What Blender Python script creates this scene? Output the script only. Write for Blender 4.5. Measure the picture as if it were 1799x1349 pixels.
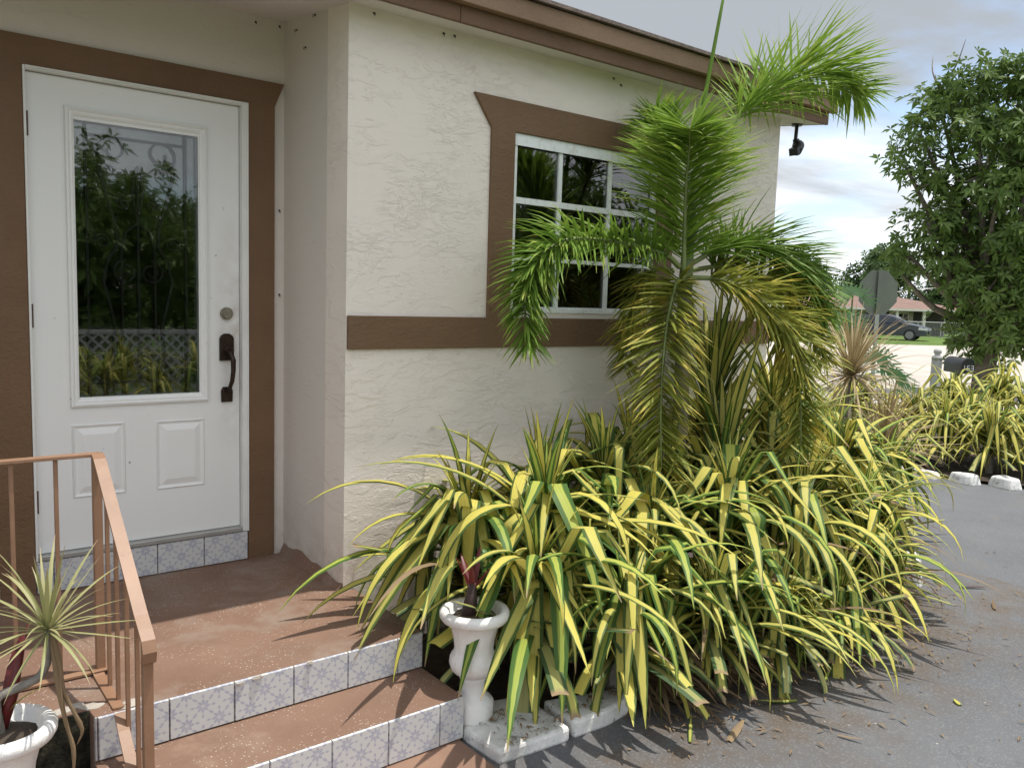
import bpy, math, random
import numpy as np
from mathutils import Vector, Matrix, Quaternion
random.seed(11); RNG = np.random.default_rng(5)
scene = bpy.context.scene
for o in list(bpy.data.objects): bpy.data.objects.remove(o)
COL = scene.collection
R = math.radians
G = -0.323                       # driveway level; the porch floor is z = 0

# ------------------------------------------------------------------ camera
YAW, PITCH, ROLL = -0.668, -0.102, 0.031
fwd = Vector((-math.sin(YAW)*math.cos(PITCH), math.cos(YAW)*math.cos(PITCH), math.sin(PITCH)))
rgt = Vector((math.cos(YAW), math.sin(YAW), 0)); upv = rgt.cross(fwd)
r2 = rgt*math.cos(ROLL)+upv*math.sin(ROLL); u2 = upv*math.cos(ROLL)-rgt*math.sin(ROLL)
cam = bpy.data.cameras.new('camera'); camo = bpy.data.objects.new('camera', cam); COL.objects.link(camo)
m = Matrix((( r2.x, u2.x, -fwd.x), (r2.y, u2.y, -fwd.y), (r2.z, u2.z, -fwd.z))).to_4x4()
m.translation = Vector((-0.549, -3.974, 1.332)); camo.matrix_world = m
cam.sensor_fit = 'HORIZONTAL'; cam.sensor_width = 36; cam.lens = 29.007; cam.clip_start = .05; cam.clip_end = 3000
scene.camera = camo

# ------------------------------------------------------------------ sky, sun, exposure
SUN_DIR = Vector((0.20, -0.118, 1.0)).normalized()      # towards the sun
SUN_EL = math.asin(SUN_DIR.z); SUN_AZ = math.atan2(SUN_DIR.x, SUN_DIR.y)
w = bpy.data.worlds.new('World'); scene.world = w; w.use_nodes = True
nt = w.node_tree; nt.nodes.clear()
def wn(t, **k):
    n = nt.nodes.new(t)
    for a, b in k.items(): setattr(n, a, b)
    return n
sky = wn('ShaderNodeTexSky', sky_type='NISHITA'); sky.sun_disc = False
sky.sun_elevation = SUN_EL; sky.sun_rotation = SUN_AZ; sky.air_density = 1.0; sky.dust_density = 1.5
tc = wn('ShaderNodeTexCoord'); sep = wn('ShaderNodeSeparateXYZ'); nt.links.new(tc.outputs['Generated'], sep.inputs[0])
zz = wn('ShaderNodeMath', operation='ABSOLUTE'); nt.links.new(sep.outputs[2], zz.inputs[0])
za = wn('ShaderNodeMath', operation='ADD'); za.inputs[1].default_value = .16; nt.links.new(zz.outputs[0], za.inputs[0])
dx = wn('ShaderNodeMath', operation='DIVIDE'); dy = wn('ShaderNodeMath', operation='DIVIDE')
nt.links.new(sep.outputs[0], dx.inputs[0]); nt.links.new(za.outputs[0], dx.inputs[1])
nt.links.new(sep.outputs[1], dy.inputs[0]); nt.links.new(za.outputs[0], dy.inputs[1])
cmb = wn('ShaderNodeCombineXYZ'); nt.links.new(dx.outputs[0], cmb.inputs[0]); nt.links.new(dy.outputs[0], cmb.inputs[1])
def wnoise(scale, detail, off):
    mp = wn('ShaderNodeVectorMath', operation='ADD'); mp.inputs[1].default_value = off
    nt.links.new(cmb.outputs[0], mp.inputs[0])
    n = wn('ShaderNodeTexNoise'); n.inputs['Scale'].default_value = scale; n.inputs['Detail'].default_value = detail
    n.inputs['Roughness'].default_value = .56; n.inputs['Distortion'].default_value = .4
    nt.links.new(mp.outputs[0], n.inputs['Vector']); return n
def wramp(src, stops):
    r = wn('ShaderNodeValToRGB'); nt.links.new(src, r.inputs[0]); r.color_ramp.interpolation = 'EASE'
    e = r.color_ramp.elements
    while len(e) < len(stops): e.new(.5)
    for q, (p, c) in zip(e, stops): q.position = p; q.color = c if len(c) == 4 else (*c, 1)
    return r
CLOUD_OFF = (-0.48, -7.39, 8.41)
n1 = wnoise(.62, 8, CLOUD_OFF); n2 = wnoise(.42, 6, (6.58, 0.86, 2.7))
cover = wramp(n1.outputs['Fac'], [(.36, (0, 0, 0)), (.52, (1, 1, 1))])
shade = wramp(n2.outputs['Fac'], [(.38, (.82, .85, .90)), (.62, (.28, .30, .325))])
skm = wn('ShaderNodeVectorMath', operation='SCALE'); skm.inputs['Scale'].default_value = .13
nt.links.new(sky.outputs[0], skm.inputs[0])
mix = wn('ShaderNodeMix', data_type='RGBA'); nt.links.new(cover.outputs[0], mix.inputs[0])
nt.links.new(skm.outputs[0], mix.inputs[6]); nt.links.new(shade.outputs[0], mix.inputs[7])
bg = wn('ShaderNodeBackground'); bg.inputs[1].default_value = 1.0
nt.links.new(mix.outputs[2], bg.inputs[0])
wo = wn('ShaderNodeOutputWorld'); nt.links.new(bg.outputs[0], wo.inputs[0])
sl = bpy.data.lights.new('sun', 'SUN'); sl.energy = 2.7; sl.angle = R(.6); sl.color = (1, .955, .88)
so = bpy.data.objects.new('sun', sl); COL.objects.link(so); so.rotation_euler = SUN_DIR.to_track_quat('Z', 'Y').to_euler(); so.location = (0, 0, 12)
vs = scene.view_settings; vs.view_transform = 'Standard'; vs.look = 'None'; vs.gamma = 1; vs.exposure = .78

# ------------------------------------------------------------------ material helpers
class N:
    def __init__(s, name):
        s.m = bpy.data.materials.new(name); s.m.use_nodes = True; s.t = s.m.node_tree; s.t.nodes.clear()
        s.out = s.t.nodes.new('ShaderNodeOutputMaterial')
    def n(s, t, ins=None, **k):
        x = s.t.nodes.new(t)
        for a, b in k.items(): setattr(x, a, b)
        for a, b in (ins or {}).items():
            if hasattr(b, 'is_output'): s.t.links.new(b, x.inputs[a])
            else: x.inputs[a].default_value = b
        return x
    def math(s, op, a, b=0.0, c=0.0, clamp=False):
        x = s.n('ShaderNodeMath', {0: a, 1: b, 2: c}, operation=op); x.use_clamp = clamp; return x.outputs[0]
    def mixc(s, f, a, b, blend='MIX'):
        x = s.n('ShaderNodeMix', {0: f, 6: a, 7: b}, data_type='RGBA', blend_type=blend); return x.outputs[2]
    def coord(s, kind='Object', scale=(1, 1, 1), loc=(0, 0, 0)):
        t = s.n('ShaderNodeTexCoord'); mp = s.n('ShaderNodeMapping', {'Vector': t.outputs[kind], 'Scale': scale, 'Location': loc}); return mp.outputs[0]
    def noise(s, v, scale, detail=4, rough=.55, dist=0):
        return s.n('ShaderNodeTexNoise', {'Vector': v, 'Scale': scale, 'Detail': detail, 'Roughness': rough, 'Distortion': dist}).outputs['Fac']
    def ramp(s, f, stops, interp='LINEAR'):
        x = s.n('ShaderNodeValToRGB', {0: f}); x.color_ramp.interpolation = interp; e = x.color_ramp.elements
        while len(e) < len(stops): e.new(.5)
        for q, (p, c) in zip(e, stops):
            q.position = p; q.color = (c, c, c, 1) if isinstance(c, (int, float)) else (*c, 1)
        return x.outputs[0]
    def bump(s, h, strength, dist):
        return s.n('ShaderNodeBump', {'Height': h, 'Strength': strength, 'Distance': dist}).outputs[0]
    def bsdf(s, col, rough=.6, normal=None, spec=.5, metal=0):
        i = {'Base Color': col, 'Roughness': rough, 'Specular IOR Level': spec, 'Metallic': metal}
        if normal is not None: i['Normal'] = normal
        return s.n('ShaderNodeBsdfPrincipled', i).outputs[0]
    def done(s, sh): s.t.links.new(sh, s.out.inputs[0]); return s.m
def c4(c): return (*c, 1)
M = {}
def simple(name, col, rough=.6, var=.15, nscale=8, bump=0, bscale=60, metal=0, spec=.5, kind='Object'):
    a = N(name); v = a.coord(kind)
    f = a.noise(v, nscale, 5)
    lo = tuple(x*(1-var) for x in col); hi = tuple(min(1, x*(1+var)) for x in col)
    cc = a.ramp(f, [(.3, lo), (.7, hi)])
    nm = a.bump(a.noise(v, bscale, 4), bump, .01) if bump else None
    M[name] = a.done(a.bsdf(cc, rough, nm, spec, metal)); return M[name]

# stucco: skip-trowel relief
def stucco(name, base, strength=1.0, dirt=(.50, .45, .40)):
    a = N(name); v = a.coord('Object')
    vs_ = a.coord('Object', (1, 1, 2.3))
    n_ = a.noise(vs_, 6.5, 7, .60, .5)
    plate = a.ramp(n_, [(.50, 0.0), (.54, .7), (.66, 1.0)])
    n3 = a.noise(a.coord('Object', (1, 1, 2.6), (3, 5, 1)), 9, 5, .6, .9)
    ridge = a.ramp(a.math('ABSOLUTE', a.math('SUBTRACT', n3, .5)), [(0.0, 1.0), (.026, 0.0)])
    n4 = a.noise(a.coord('Object', (1, 1, 1.8), (1, 7, 4)), 24, 4, .6, .8)
    crum = a.ramp(n4, [(.60, 0.0), (.64, .4), (.75, .45)])
    patch = a.ramp(a.noise(v, 2.1, 3), [(.46, .0), (.64, 1.0)])
    patch2 = a.ramp(a.noise(a.coord('Object', (1, 1, 1), (8, 3, 2)), 3.2, 3), [(.40, 0.15), (.56, 1.0)])
    fine = a.noise(v, 95, 3)
    h = a.math('ADD', a.math('MULTIPLY', plate, a.math('MULTIPLY', patch2, .8)), a.math('MULTIPLY', ridge, a.math('MULTIPLY', patch, .7)))
    h = a.math('ADD', h, a.math('MULTIPLY', crum, patch))
    h = a.math('ADD', h, a.math('MULTIPLY', fine, .06))
    nm = a.bump(h, strength, .007)
    big = a.noise(v, 1.1, 4)
    col = a.mixc(a.ramp(big, [(.35, 0.0), (.75, .35)]), c4(base), c4(tuple(x*.93 for x in base)))
    gr = a.ramp(a.noise(a.coord('Object', (5, 5, .5)), 2.2, 5, .65), [(.64, 0.0), (.85, .25)])
    col = a.mixc(gr, col, c4(dirt))
    # old splash-back dirt close to the ground
    z = a.n('ShaderNodeSeparateXYZ', {0: v}).outputs[2]
    low = a.math('MULTIPLY', a.ramp(z, [(0.0, 1.0), (.30, 0.0)]), a.ramp(a.noise(v, 9, 6, .7), [(.38, 0.0), (.7, .7)]))
    col = a.mixc(low, col, c4((.42, .33, .26)))
    M[name] = a.done(a.bsdf(col, .82, nm, .25)); return M[name]
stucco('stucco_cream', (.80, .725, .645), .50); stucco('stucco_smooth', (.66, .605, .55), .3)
simple('soffit_paint', (.66, .63, .58), .8, .05, 3, .35, 40)
def trim(name, c):
    a = N(name); v = a.coord('Object', (1, 1, 1.6))
    h = a.noise(v, 38, 5, .6, .5)
    col = a.ramp(a.noise(v, 2.5, 5), [(.3, tuple(x*.88 for x in c)), (.7, tuple(x*1.1 for x in c))])
    sp = a.ramp(a.noise(v, 60, 2), [(.72, 0.0), (.78, .5)]); col = a.mixc(sp, col, c4(tuple(x*1.7 for x in c)))
    stk = a.ramp(a.noise(a.coord('Object', (7, 7, .5)), 1.6, 6, .7), [(.5, 0.0), (.75, .35)]); col = a.mixc(stk, col, c4(tuple(x*.7+.05 for x in c)))
    chip = a.ramp(a.noise(a.coord('Object', (1, 1, 1), (5, 5, 5)), 21, 7, .72), [(.69, 0.0), (.72, .8)]); col = a.mixc(chip, col, c4(tuple(x*.45 for x in c)))
    M[name] = a.done(a.bsdf(col, .62, a.bump(h, .6, .009), .35))
trim('brown_trim', (.165, .095, .05)); trim('brown_board', (.155, .088, .05)); trim('brown_board_light', (.26, .165, .105))
# door paint with handling stains near the lock
a = N('door_paint'); v = a.coord('Object')
pos = a.n('ShaderNodeSeparateXYZ', {0: v})
gx = a.ramp(a.math('ABSOLUTE', a.math('SUBTRACT', pos.outputs[0], .865)), [(.0, 1.0), (.10, 0.0)])
gz = a.ramp(a.math('ABSOLUTE', a.math('SUBTRACT', pos.outputs[2], 1.1)), [(.1, 1.0), (.62, 0.0)])
st = a.math('MULTIPLY', a.math('MULTIPLY', gx, gz), a.ramp(a.noise(v, 9, 6, .65), [(.36, 0.0), (.66, .75)]))
col = a.mixc(a.ramp(a.noise(v, 2, 4), [(.35, 0.0), (.8, .3)]), c4((.80, .80, .78)), c4((.72, .72, .69)))
col = a.mixc(st, col, c4((.40, .31, .24)))
fl = a.ramp(a.noise(v, 30, 2), [(.755, 0.0), (.775, .75)]); col = a.mixc(fl, col, c4((.32, .29, .25)))
M['door_paint'] = a.done(a.bsdf(col, .38, a.bump(a.noise(v, 45, 3), .06, .004), .5))
simple('frame_white', (.74, .74, .71), .5, .06, 6, .1, 60)
a = N('window_white'); v = a.coord('Object')
col = a.mixc(a.ramp(a.noise(a.coord('Object', (2, 2, 1)), 14, 6, .7), [(.5, 0.0), (.72, .7)]), c4((.80, .82, .80)), c4((.48, .46, .38)))
M['window_white'] = a.done(a.bsdf(col, .45))
simple('dark_iron', (.018, .016, .016), .5, .3); simple('bronze', (.035, .022, .016), .38, .5, 25, .2, 90, .7)
simple('brass_dull', (.33, .30, .24), .35, .2, 40, 0, 60, .9); simple('rust_hinge', (.10, .06, .04), .6, .4, 60)
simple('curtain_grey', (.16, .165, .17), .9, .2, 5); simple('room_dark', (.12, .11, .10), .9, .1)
simple('shingle', (.17, .13, .11), .9, .3, 20, .5, 90)
def glass(name, extra, bumps, tint=.7):
    a = N(name); fr = a.n('ShaderNodeFresnel', {'IOR': 1.5}).outputs[0]
    nm = None
    i = {'Color': (1, 1, 1, 1), 'Roughness': .0}
    if bumps:
        v = a.coord('Object', (1, 1, 3.2)); i['Normal'] = a.bump(a.noise(v, 26, 3, .6, .3), bumps, .004)
    gl = a.n('ShaderNodeBsdfGlossy', i).outputs[0]
    tr = a.n('ShaderNodeBsdfTransparent', {'Color': (tint, tint*1.02, tint, 1)}).outputs[0]
    f = a.math('ADD', fr, extra, clamp=True)
    M[name] = a.done(a.n('ShaderNodeMixShader', {0: f, 1: tr, 2: gl}).outputs[0])
glass('door_glass', .015, .0, .85); glass('door_glass_inner', .10, .016, .35); glass('window_glass', .06, .004, .5)
# terracotta floor paint, worn and gritty
def floorpaint(name, wear, wearcol=(.40, .33, .27)):
    a = N(name); v = a.coord('Object')
    col = a.ramp(a.noise(v, 2.6, 5, .6), [(.3, (.165, .095, .064)), (.7, (.225, .136, .094))])
    wn_ = a.ramp(a.noise(v, 3.1, 8, .68, .3), [(wear, 0.0), (wear+.16, .8)])
    col = a.mixc(wn_, col, c4(wearcol))
    dk = a.ramp(a.noise(a.coord('Object', (1, 1, 1), (4, 2, 0)), 1.9, 6, .65), [(.55, 0.0), (.8, .55)])
    col = a.mixc(dk, col, c4((.17, .12, .09)))
    sp = a.n('ShaderNodeTexVoronoi', {'Vector': a.coord('Object', (1, 1, 1)), 'Scale': 75, 'Randomness': 1.0})
    d = a.ramp(sp.outputs['Distance'], [(.12, 1.0), (.22, 0.0)])
    msk = a.math('MULTIPLY', d, a.ramp(a.noise(v, 5.5, 4), [(.40, 0.0), (.60, .9)]))
    col = a.mixc(msk, col, c4((.50, .44, .37)))
    h = a.math('ADD', a.noise(v, 70, 5, .7), a.math('MULTIPLY', wn_, -.4))
    M[name] = a.done(a.bsdf(col, .72, a.bump(h, .4, .006), .35))
floorpaint('floor_paint', .50, (.25, .195, .155)); floorpaint('tread_paint', .54, (.29, .20, .145))
simple('pad_paint', (.22, .128, .086), .75, .18, 4, .25, 60)
# mould-black concrete with pale flecks
a = N('mould_concrete'); v = a.coord('Object')
col = a.ramp(a.noise(v, 13, 8, .72), [(.38, (.010, .010, .008)), (.55, (.045, .042, .028)), (.66, (.13, .12, .085)), (.75, (.33, .31, .26))])
M['mould_concrete'] = a.done(a.bsdf(col, .95, a.bump(a.noise(v, 28, 7, .7), .9, .02), .15))
# patterned tile
a = N('flower_tile'); uv = a.n('ShaderNodeTexCoord').outputs['UV']; s_ = a.n('ShaderNodeSeparateXYZ', {0: uv})
U = a.math('MULTIPLY', s_.outputs[0], 4.0); V = a.math('MULTIPLY', s_.outputs[1], 4.0)
pa = a.math('MULTIPLY', a.math('ADD', U, V), .5); pb = a.math('MULTIPLY', a.math('SUBTRACT', U, V), .5)
qa = a.math('SUBTRACT', pa, a.math('ROUND', pa)); qb = a.math('SUBTRACT', pb, a.math('ROUND', pb))
lu = a.math('ADD', qa, qb); lv = a.math('SUBTRACT', qa, qb)
rad = a.math('SQRT', a.math('ADD', a.math('MULTIPLY', lu, lu), a.math('MULTIPLY', lv, lv)))
ang = a.math('ARCTAN2', lv, lu)
sec = math.pi/4
k_ = a.math('DIVIDE', ang, sec); fr_ = a.math('MULTIPLY', a.math('SUBTRACT', k_, a.math('ROUND', k_)), sec)
al = a.math('MULTIPLY', rad, a.math('COSINE', fr_)); be = a.math('MULTIPLY', rad, a.math('SINE', fr_))
def petal(a0, a1, wd, off=0.0):
    t = a.math('DIVIDE', a.math('SUBTRACT', al, a0), a1-a0, clamp=True)
    prof = a.math('MULTIPLY', a.math('SINE', a.math('MULTIPLY', t, math.pi)), wd)
    dist = a.math('ABSOLUTE', a.math('SUBTRACT', be, off)) if off else a.math('ABSOLUTE', be)
    return a.math('MULTIPLY', a.math('SUBTRACT', prof, dist), 60.0, clamp=True)
p1 = petal(.06, .50, .105); p2 = petal(.50, .80, .095)
pt_ = a.math('MAXIMUM', p1, p2)
half = a.math('GREATER_THAN', be, 0.0)
vo = a.coord('Object'); oi = a.n('ShaderNodeObjectInfo').outputs['Random']
blue = a.mixc(half, c4((.30, .31, .39)), c4((.39, .40, .47)))
blue = a.mixc(a.ramp(a.noise(uv, 4, 3), [(.35, 0.0), (.7, .45)]), blue, c4((.52, .53, .57)))
wht = a.mixc(a.noise(vo, 6, 4), c4((.62, .62, .60)), c4((.53, .53, .52)))
col = a.mixc(a.math('MULTIPLY', pt_, .85), wht, blue)
col = a.mixc(a.ramp(a.noise(a.coord('Object', (1, 1, 2)), 7, 6, .7), [(.6, 0.0), (.8, .35)]), col, c4((.36, .30, .24)))
M['flower_tile'] = a.done(a.bsdf(col, .32, None, .5))
simple('grout_dark', (.16, .13, .11), .9, .3, 30)
# driveway asphalt
a = N('asphalt'); v = a.coord('Object')
col = a.ramp(a.noise(v, .9, 6, .6), [(.3, (.088, .092, .100)), (.7, (.130, .134, .142))])
stn = a.ramp(a.noise(a.coord('Object', (1, 1, 1), (7, 1, 0)), 2.2, 8, .66, .5), [(.56, 0.0), (.72, .6)])
col = a.mixc(stn, col, c4((.145, .135, .125)))
ps = a.n('ShaderNodeSeparateXYZ', {0: v})
fy = a.math('ADD', ps.outputs[1], a.math('MULTIPLY', a.noise(v, 1.6, 5), .75))
soil = a.ramp(fy, [(-.0, 0.0), (1.0, 1.0)])
edge = a.math('MULTIPLY', a.ramp(a.math('ABSOLUTE', a.math('ADD', fy, 1.75)), [(0.0, 1.0), (.62, 0.0)]), a.ramp(ps.outputs[0], [(0.0, 1.0), (1.0, 1.0)]))
xm = a.math('LESS_THAN', ps.outputs[0], 5.0)
edge = a.math('MULTIPLY', a.math('MULTIPLY', edge, xm), a.ramp(a.noise(v, 5, 7, .7), [(.36, 0.0), (.62, .95)]))
col = a.mixc(edge, col, c4((.105, .078, .055)))
sp = a.n('ShaderNodeTexVoronoi', {'Vector': v, 'Scale': 9, 'Randomness': 1.0}); d = a.ramp(sp.outputs['Distance'], [(.03, 1.0), (.05, 0.0)])
col = a.mixc(a.math('MULTIPLY', d, .7), col, c4((.5, .48, .44)))
agg = a.n('ShaderNodeTexVoronoi', {'Vector': v, 'Scale': 150}).outputs['Color']
ag = a.n('ShaderNodeSeparateXYZ', {0: agg}).outputs[0]
col = a.mixc(a.ramp(ag, [(.72, 0.0), (1.0, .5)]), col, c4((.21, .205, .20)))
col = a.mixc(a.ramp(a.noise(a.coord('Object', (1, .35, 1), (2, 9, 0)), 1.4, 7, .7), [(.58, 0.0), (.75, .5)]), col, c4((.055, .056, .060)))
crk = a.n('ShaderNodeTexVoronoi', {'Vector': a.n('ShaderNodeVectorMath', {0: v, 1: a.n('ShaderNodeTexNoise', {'Vector': v, 'Scale': 2.0, 'Detail': 6}).outputs['Color']}, operation='ADD').outputs[0], 'Scale': .8}, feature='DISTANCE_TO_EDGE').outputs['Distance']
ck = a.math('MULTIPLY', a.ramp(crk, [(.001, 1.0), (.004, 0.0)]), .3)
col = a.mixc(ck, col, c4((.05, .048, .045)))
h = a.math('SUBTRACT', a.noise(v, 130, 4, .7), a.math('MULTIPLY', ck, 2.0))
M['asphalt'] = a.done(a.bsdf(col, .58, a.bump(h, .35, .006), .45))
simple('soil', (.055, .040, .028), .95, .5, 9, .9, 25)
simple('road_concrete', (.44, .40, .35), .85, .12, .6)
a = N('lawn'); v = a.coord('Object')
col = a.ramp(a.noise(v, .35, 8, .7), [(.3, (.075, .125, .026)), (.7, (.125, .20, .045))])
M['lawn'] = a.done(a.bsdf(col, .9, a.bump(a.noise(v, 30, 5), .8, .05), .2))
# white paint, chipped and dirty
def whitepaint(name, dirty, spot):
    a = N(name); v = a.coord('Object')
    col = a.mixc(a.ramp(a.noise(v, 5, 6, .65), [(dirty, 0.0), (dirty+.22, .75)]), c4((.78, .77, .74)), c4((.36, .35, .32)))
    col = a.mixc(a.ramp(a.noise(v, 17, 7, .7), [(spot, 0.0), (spot+.09, .85)]), col, c4((.15, .14, .12)))
    M[name] = a.done(a.bsdf(col, .7, a.bump(a.noise(v, 24, 6, .65), .45, .012), .3))
whitepaint('white_paint_urn', .56, .64); whitepaint('white_paint_stone', .42, .57)
a = N('rail_paint'); v = a.coord('Object')
col = a.ramp(a.noise(v, 7, 6, .65), [(.3, (.225, .122, .070)), (.7, (.30, .172, .102))])
col = a.mixc(a.ramp(a.noise(v, 45, 4, .7), [(.66, 0.0), (.72, .8)]), col, c4((.12, .07, .045)))
M['rail_paint'] = a.done(a.bsdf(col, .5, a.bump(a.noise(v, 60, 3), .2, .003), .45))
# leaves
def leafmat(name, fn, rough=.42, trans=.28, spec=.4):
    a = N(name); uvn = a.n('ShaderNodeTexCoord').outputs['UV']; q = a.n('ShaderNodeSeparateXYZ', {0: uvn})
    rnd = a.n('ShaderNodeObjectInfo').outputs['Random']
    col = fn(a, q.outputs[0], q.outputs[1], rnd, uvn)
    p = a.bsdf(col, rough, None, spec); t = a.n('ShaderNodeBsdfTranslucent', {'Color': col}).outputs[0]
    M[name] = a.done(a.n('ShaderNodeMixShader', {0: trans, 1: p, 2: t}).outputs[0])
def varieg(yel, yel2, grn, width):
    def fn(a, u, v, rnd, uv):
        st = a.noise(a.n('ShaderNodeMapping', {'Vector': uv, 'Scale': (16, .5, 1), 'Location': (0, 0, 0)}).outputs[0], 1.0, 3, .6)
        ro = a.math('MULTIPLY', a.math('SUBTRACT', rnd, .5), .22)
        t = a.math('MULTIPLY', a.math('ABSOLUTE', a.math('SUBTRACT', u, a.math('ADD', .5, a.math('MULTIPLY', ro, .25)))), 2.0)
        t = a.math('ADD', a.math('ADD', t, a.math('MULTIPLY', a.math('SUBTRACT', st, .5), .35)), ro)
        g = a.ramp(t, [(width-.05, 0.0), (width+.05, 1.0)])
        yl = a.mixc(rnd, c4(yel), c4(yel2))
        yl = a.mixc(a.ramp(st, [(.5, 0.0), (.68, .5)]), yl, c4(tuple(x*.62 for x in yel2)))
        gr = a.mixc(a.noise(uv, 6, 2), c4(grn), c4(tuple(x*1.6 for x in grn)))
        col = a.mixc(g, yl, gr)
        base = a.ramp(v, [(.0, .45), (.22, 0.0)]); col = a.mixc(base, col, c4((.17, .26, .05)))
        dry = a.math('MULTIPLY', a.ramp(v, [(.93, 0.0), (.985, 1.0)]), a.math('GREATER_THAN', rnd, .45))
        return a.mixc(dry, col, c4((.34, .24, .14)))
    return fn
leafmat('leaf_yellow', varieg((.66, .575, .125), (.50, .475, .13), (.062, .098, .026), .62), .52, .26, .2)
leafmat('leaf_greenish', varieg((.47, .50, .10), (.30, .38, .075), (.055, .110, .026), .46), .5, .26, .2)
leafmat('leaf_skirt', varieg((.48, .46, .16), (.36, .36, .13), (.055, .095, .040), .55), .5)
def plain(c1, c2, tip=None, tipv=.9):
    def fn(a, u, v, rnd, uv):
        col = a.mixc(rnd, c4(c1), c4(c2)); col = a.mixc(a.math('MULTIPLY', a.noise(uv, 5, 3), .5), col, c4(tuple(x*.6 for x in c1)))
        if tip: col = a.mixc(a.ramp(v, [(tipv-.1, 0.0), (tipv+.05, 1.0)]), col, c4(tip))
        return col
    return fn
leafmat('dead_leaf', plain((.30, .215, .125), (.17, .115, .065)), .8, .1, .2)
leafmat('dracaena_leaf', plain((.42, .40, .19), (.30, .32, .13), (.40, .31, .18), .92), .5, .2)
leafmat('dracaena_dry', plain((.46, .37, .21), (.34, .25, .13)), .6, .2)
leafmat('green_leaf', plain((.07, .17, .03), (.05, .13, .025)), .4, .2)
leafmat('fan_leaf', plain((.026, .075, .018), (.04, .10, .022), (.20, .19, .08), .97), .6, .12, .15)
leafmat('cordyline_leaf', plain((.16, .022, .022), (.09, .018, .018)), .4, .2)
def frondcol(c1, c2, yel, amount):
    def fn(a, u, v, rnd, uv):
        n = a.noise(a.coord('Object'), 9, 3); n = a.math('ADD', n, a.math('MULTIPLY', a.math('SUBTRACT', v, .5), .25))
        col = a.mixc(a.noise(a.coord('Object'), 3.3, 2), c4(c1), c4(c2))
        return a.mixc(a.ramp(n, [(.72-amount, 0.0), (.88-amount, .9)]), col, c4(yel))
    return fn
leafmat('palm_green', frondcol((.11, .22, .032), (.22, .33, .05), (.38, .42, .09), .12), .5, .32, .22)
leafmat('palm_bright', frondcol((.16, .29, .04), (.30, .42, .06), (.46, .50, .12), .14), .5, .36, .22)
leafmat('palm_olive', frondcol((.17, .21, .035), (.30, .31, .055), (.56, .44, .08), .18), .52, .30, .2)
def treecol(c1, c2):
    def fn(a, u, v, rnd, uv):
        return a.mixc(a.noise(a.coord('Object'), 1.6, 3), c4(c1), c4(c2))
    return fn
leafmat('tree_leaf', treecol((.07, .13, .025), (.18, .25, .06)), .45, .34, .35)
leafmat('tree_leaf_far', treecol((.045, .085, .025), (.08, .13, .04)), .6, .2, .2)
simple('bark', (.16, .13, .10), .9, .35, 12, .8, 30); simple('palm_trunk', (.15, .13, .085), .85, .3, 9, .5, 30)
simple('palm_rachis', (.16, .20, .06), .5, .25, 12); simple('crownshaft', (.15, .20, .09), .5, .2, 8)
simple('stem_grey', (.20, .18, .155), .85, .3, 30, .5, 50); simple('stem_dark', (.045, .025, .022), .7, .4, 30, .5, 60)
simple('sign_back', (.155, .165, .14), .45, .1, 3, 0, 60, .3); simple('steel', (.42, .42, .40), .45, .1, 5, 0, 60, .6)
simple('black_plastic', (.012, .012, .013), .4, .2)
simple('car_paint', (.045, .048, .058), .25, .08, 2); simple('car_glass', (.03, .035, .04), .08, .1); simple('tyre', (.018, .018, .018), .85, .2)
simple('rim', (.22, .22, .23), .35, .1, 5, 0, 60, .6); simple('headlight', (.6, .6, .58), .15, .05)
simple('neighbour_wall', (.42, .39, .33), .85, .08, 2); simple('neighbour_dark', (.05, .045, .04), .8, .2); simple('neighbour_roof', (.20, .125, .10), .9, .14, 1.5)
simple('neighbour_trim', (.66, .62, .54), .7, .06); simple('neighbour_red', (.28, .06, .045), .6, .1); simple('wood_pole', (.20, .17, .14), .9, .2)
simple('white_lattice', (.70, .70, .68), .6, .06); simple('mailbox_black', (.020, .020, .022), .4, .2); simple('number_white', (.72, .72, .70), .5, .03)
simple('chalk', (.40, .36, .31), .9, .15, 30, .6, 60)
simple('post_stone', (.42, .41, .39), .8, .15, 8)

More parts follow.
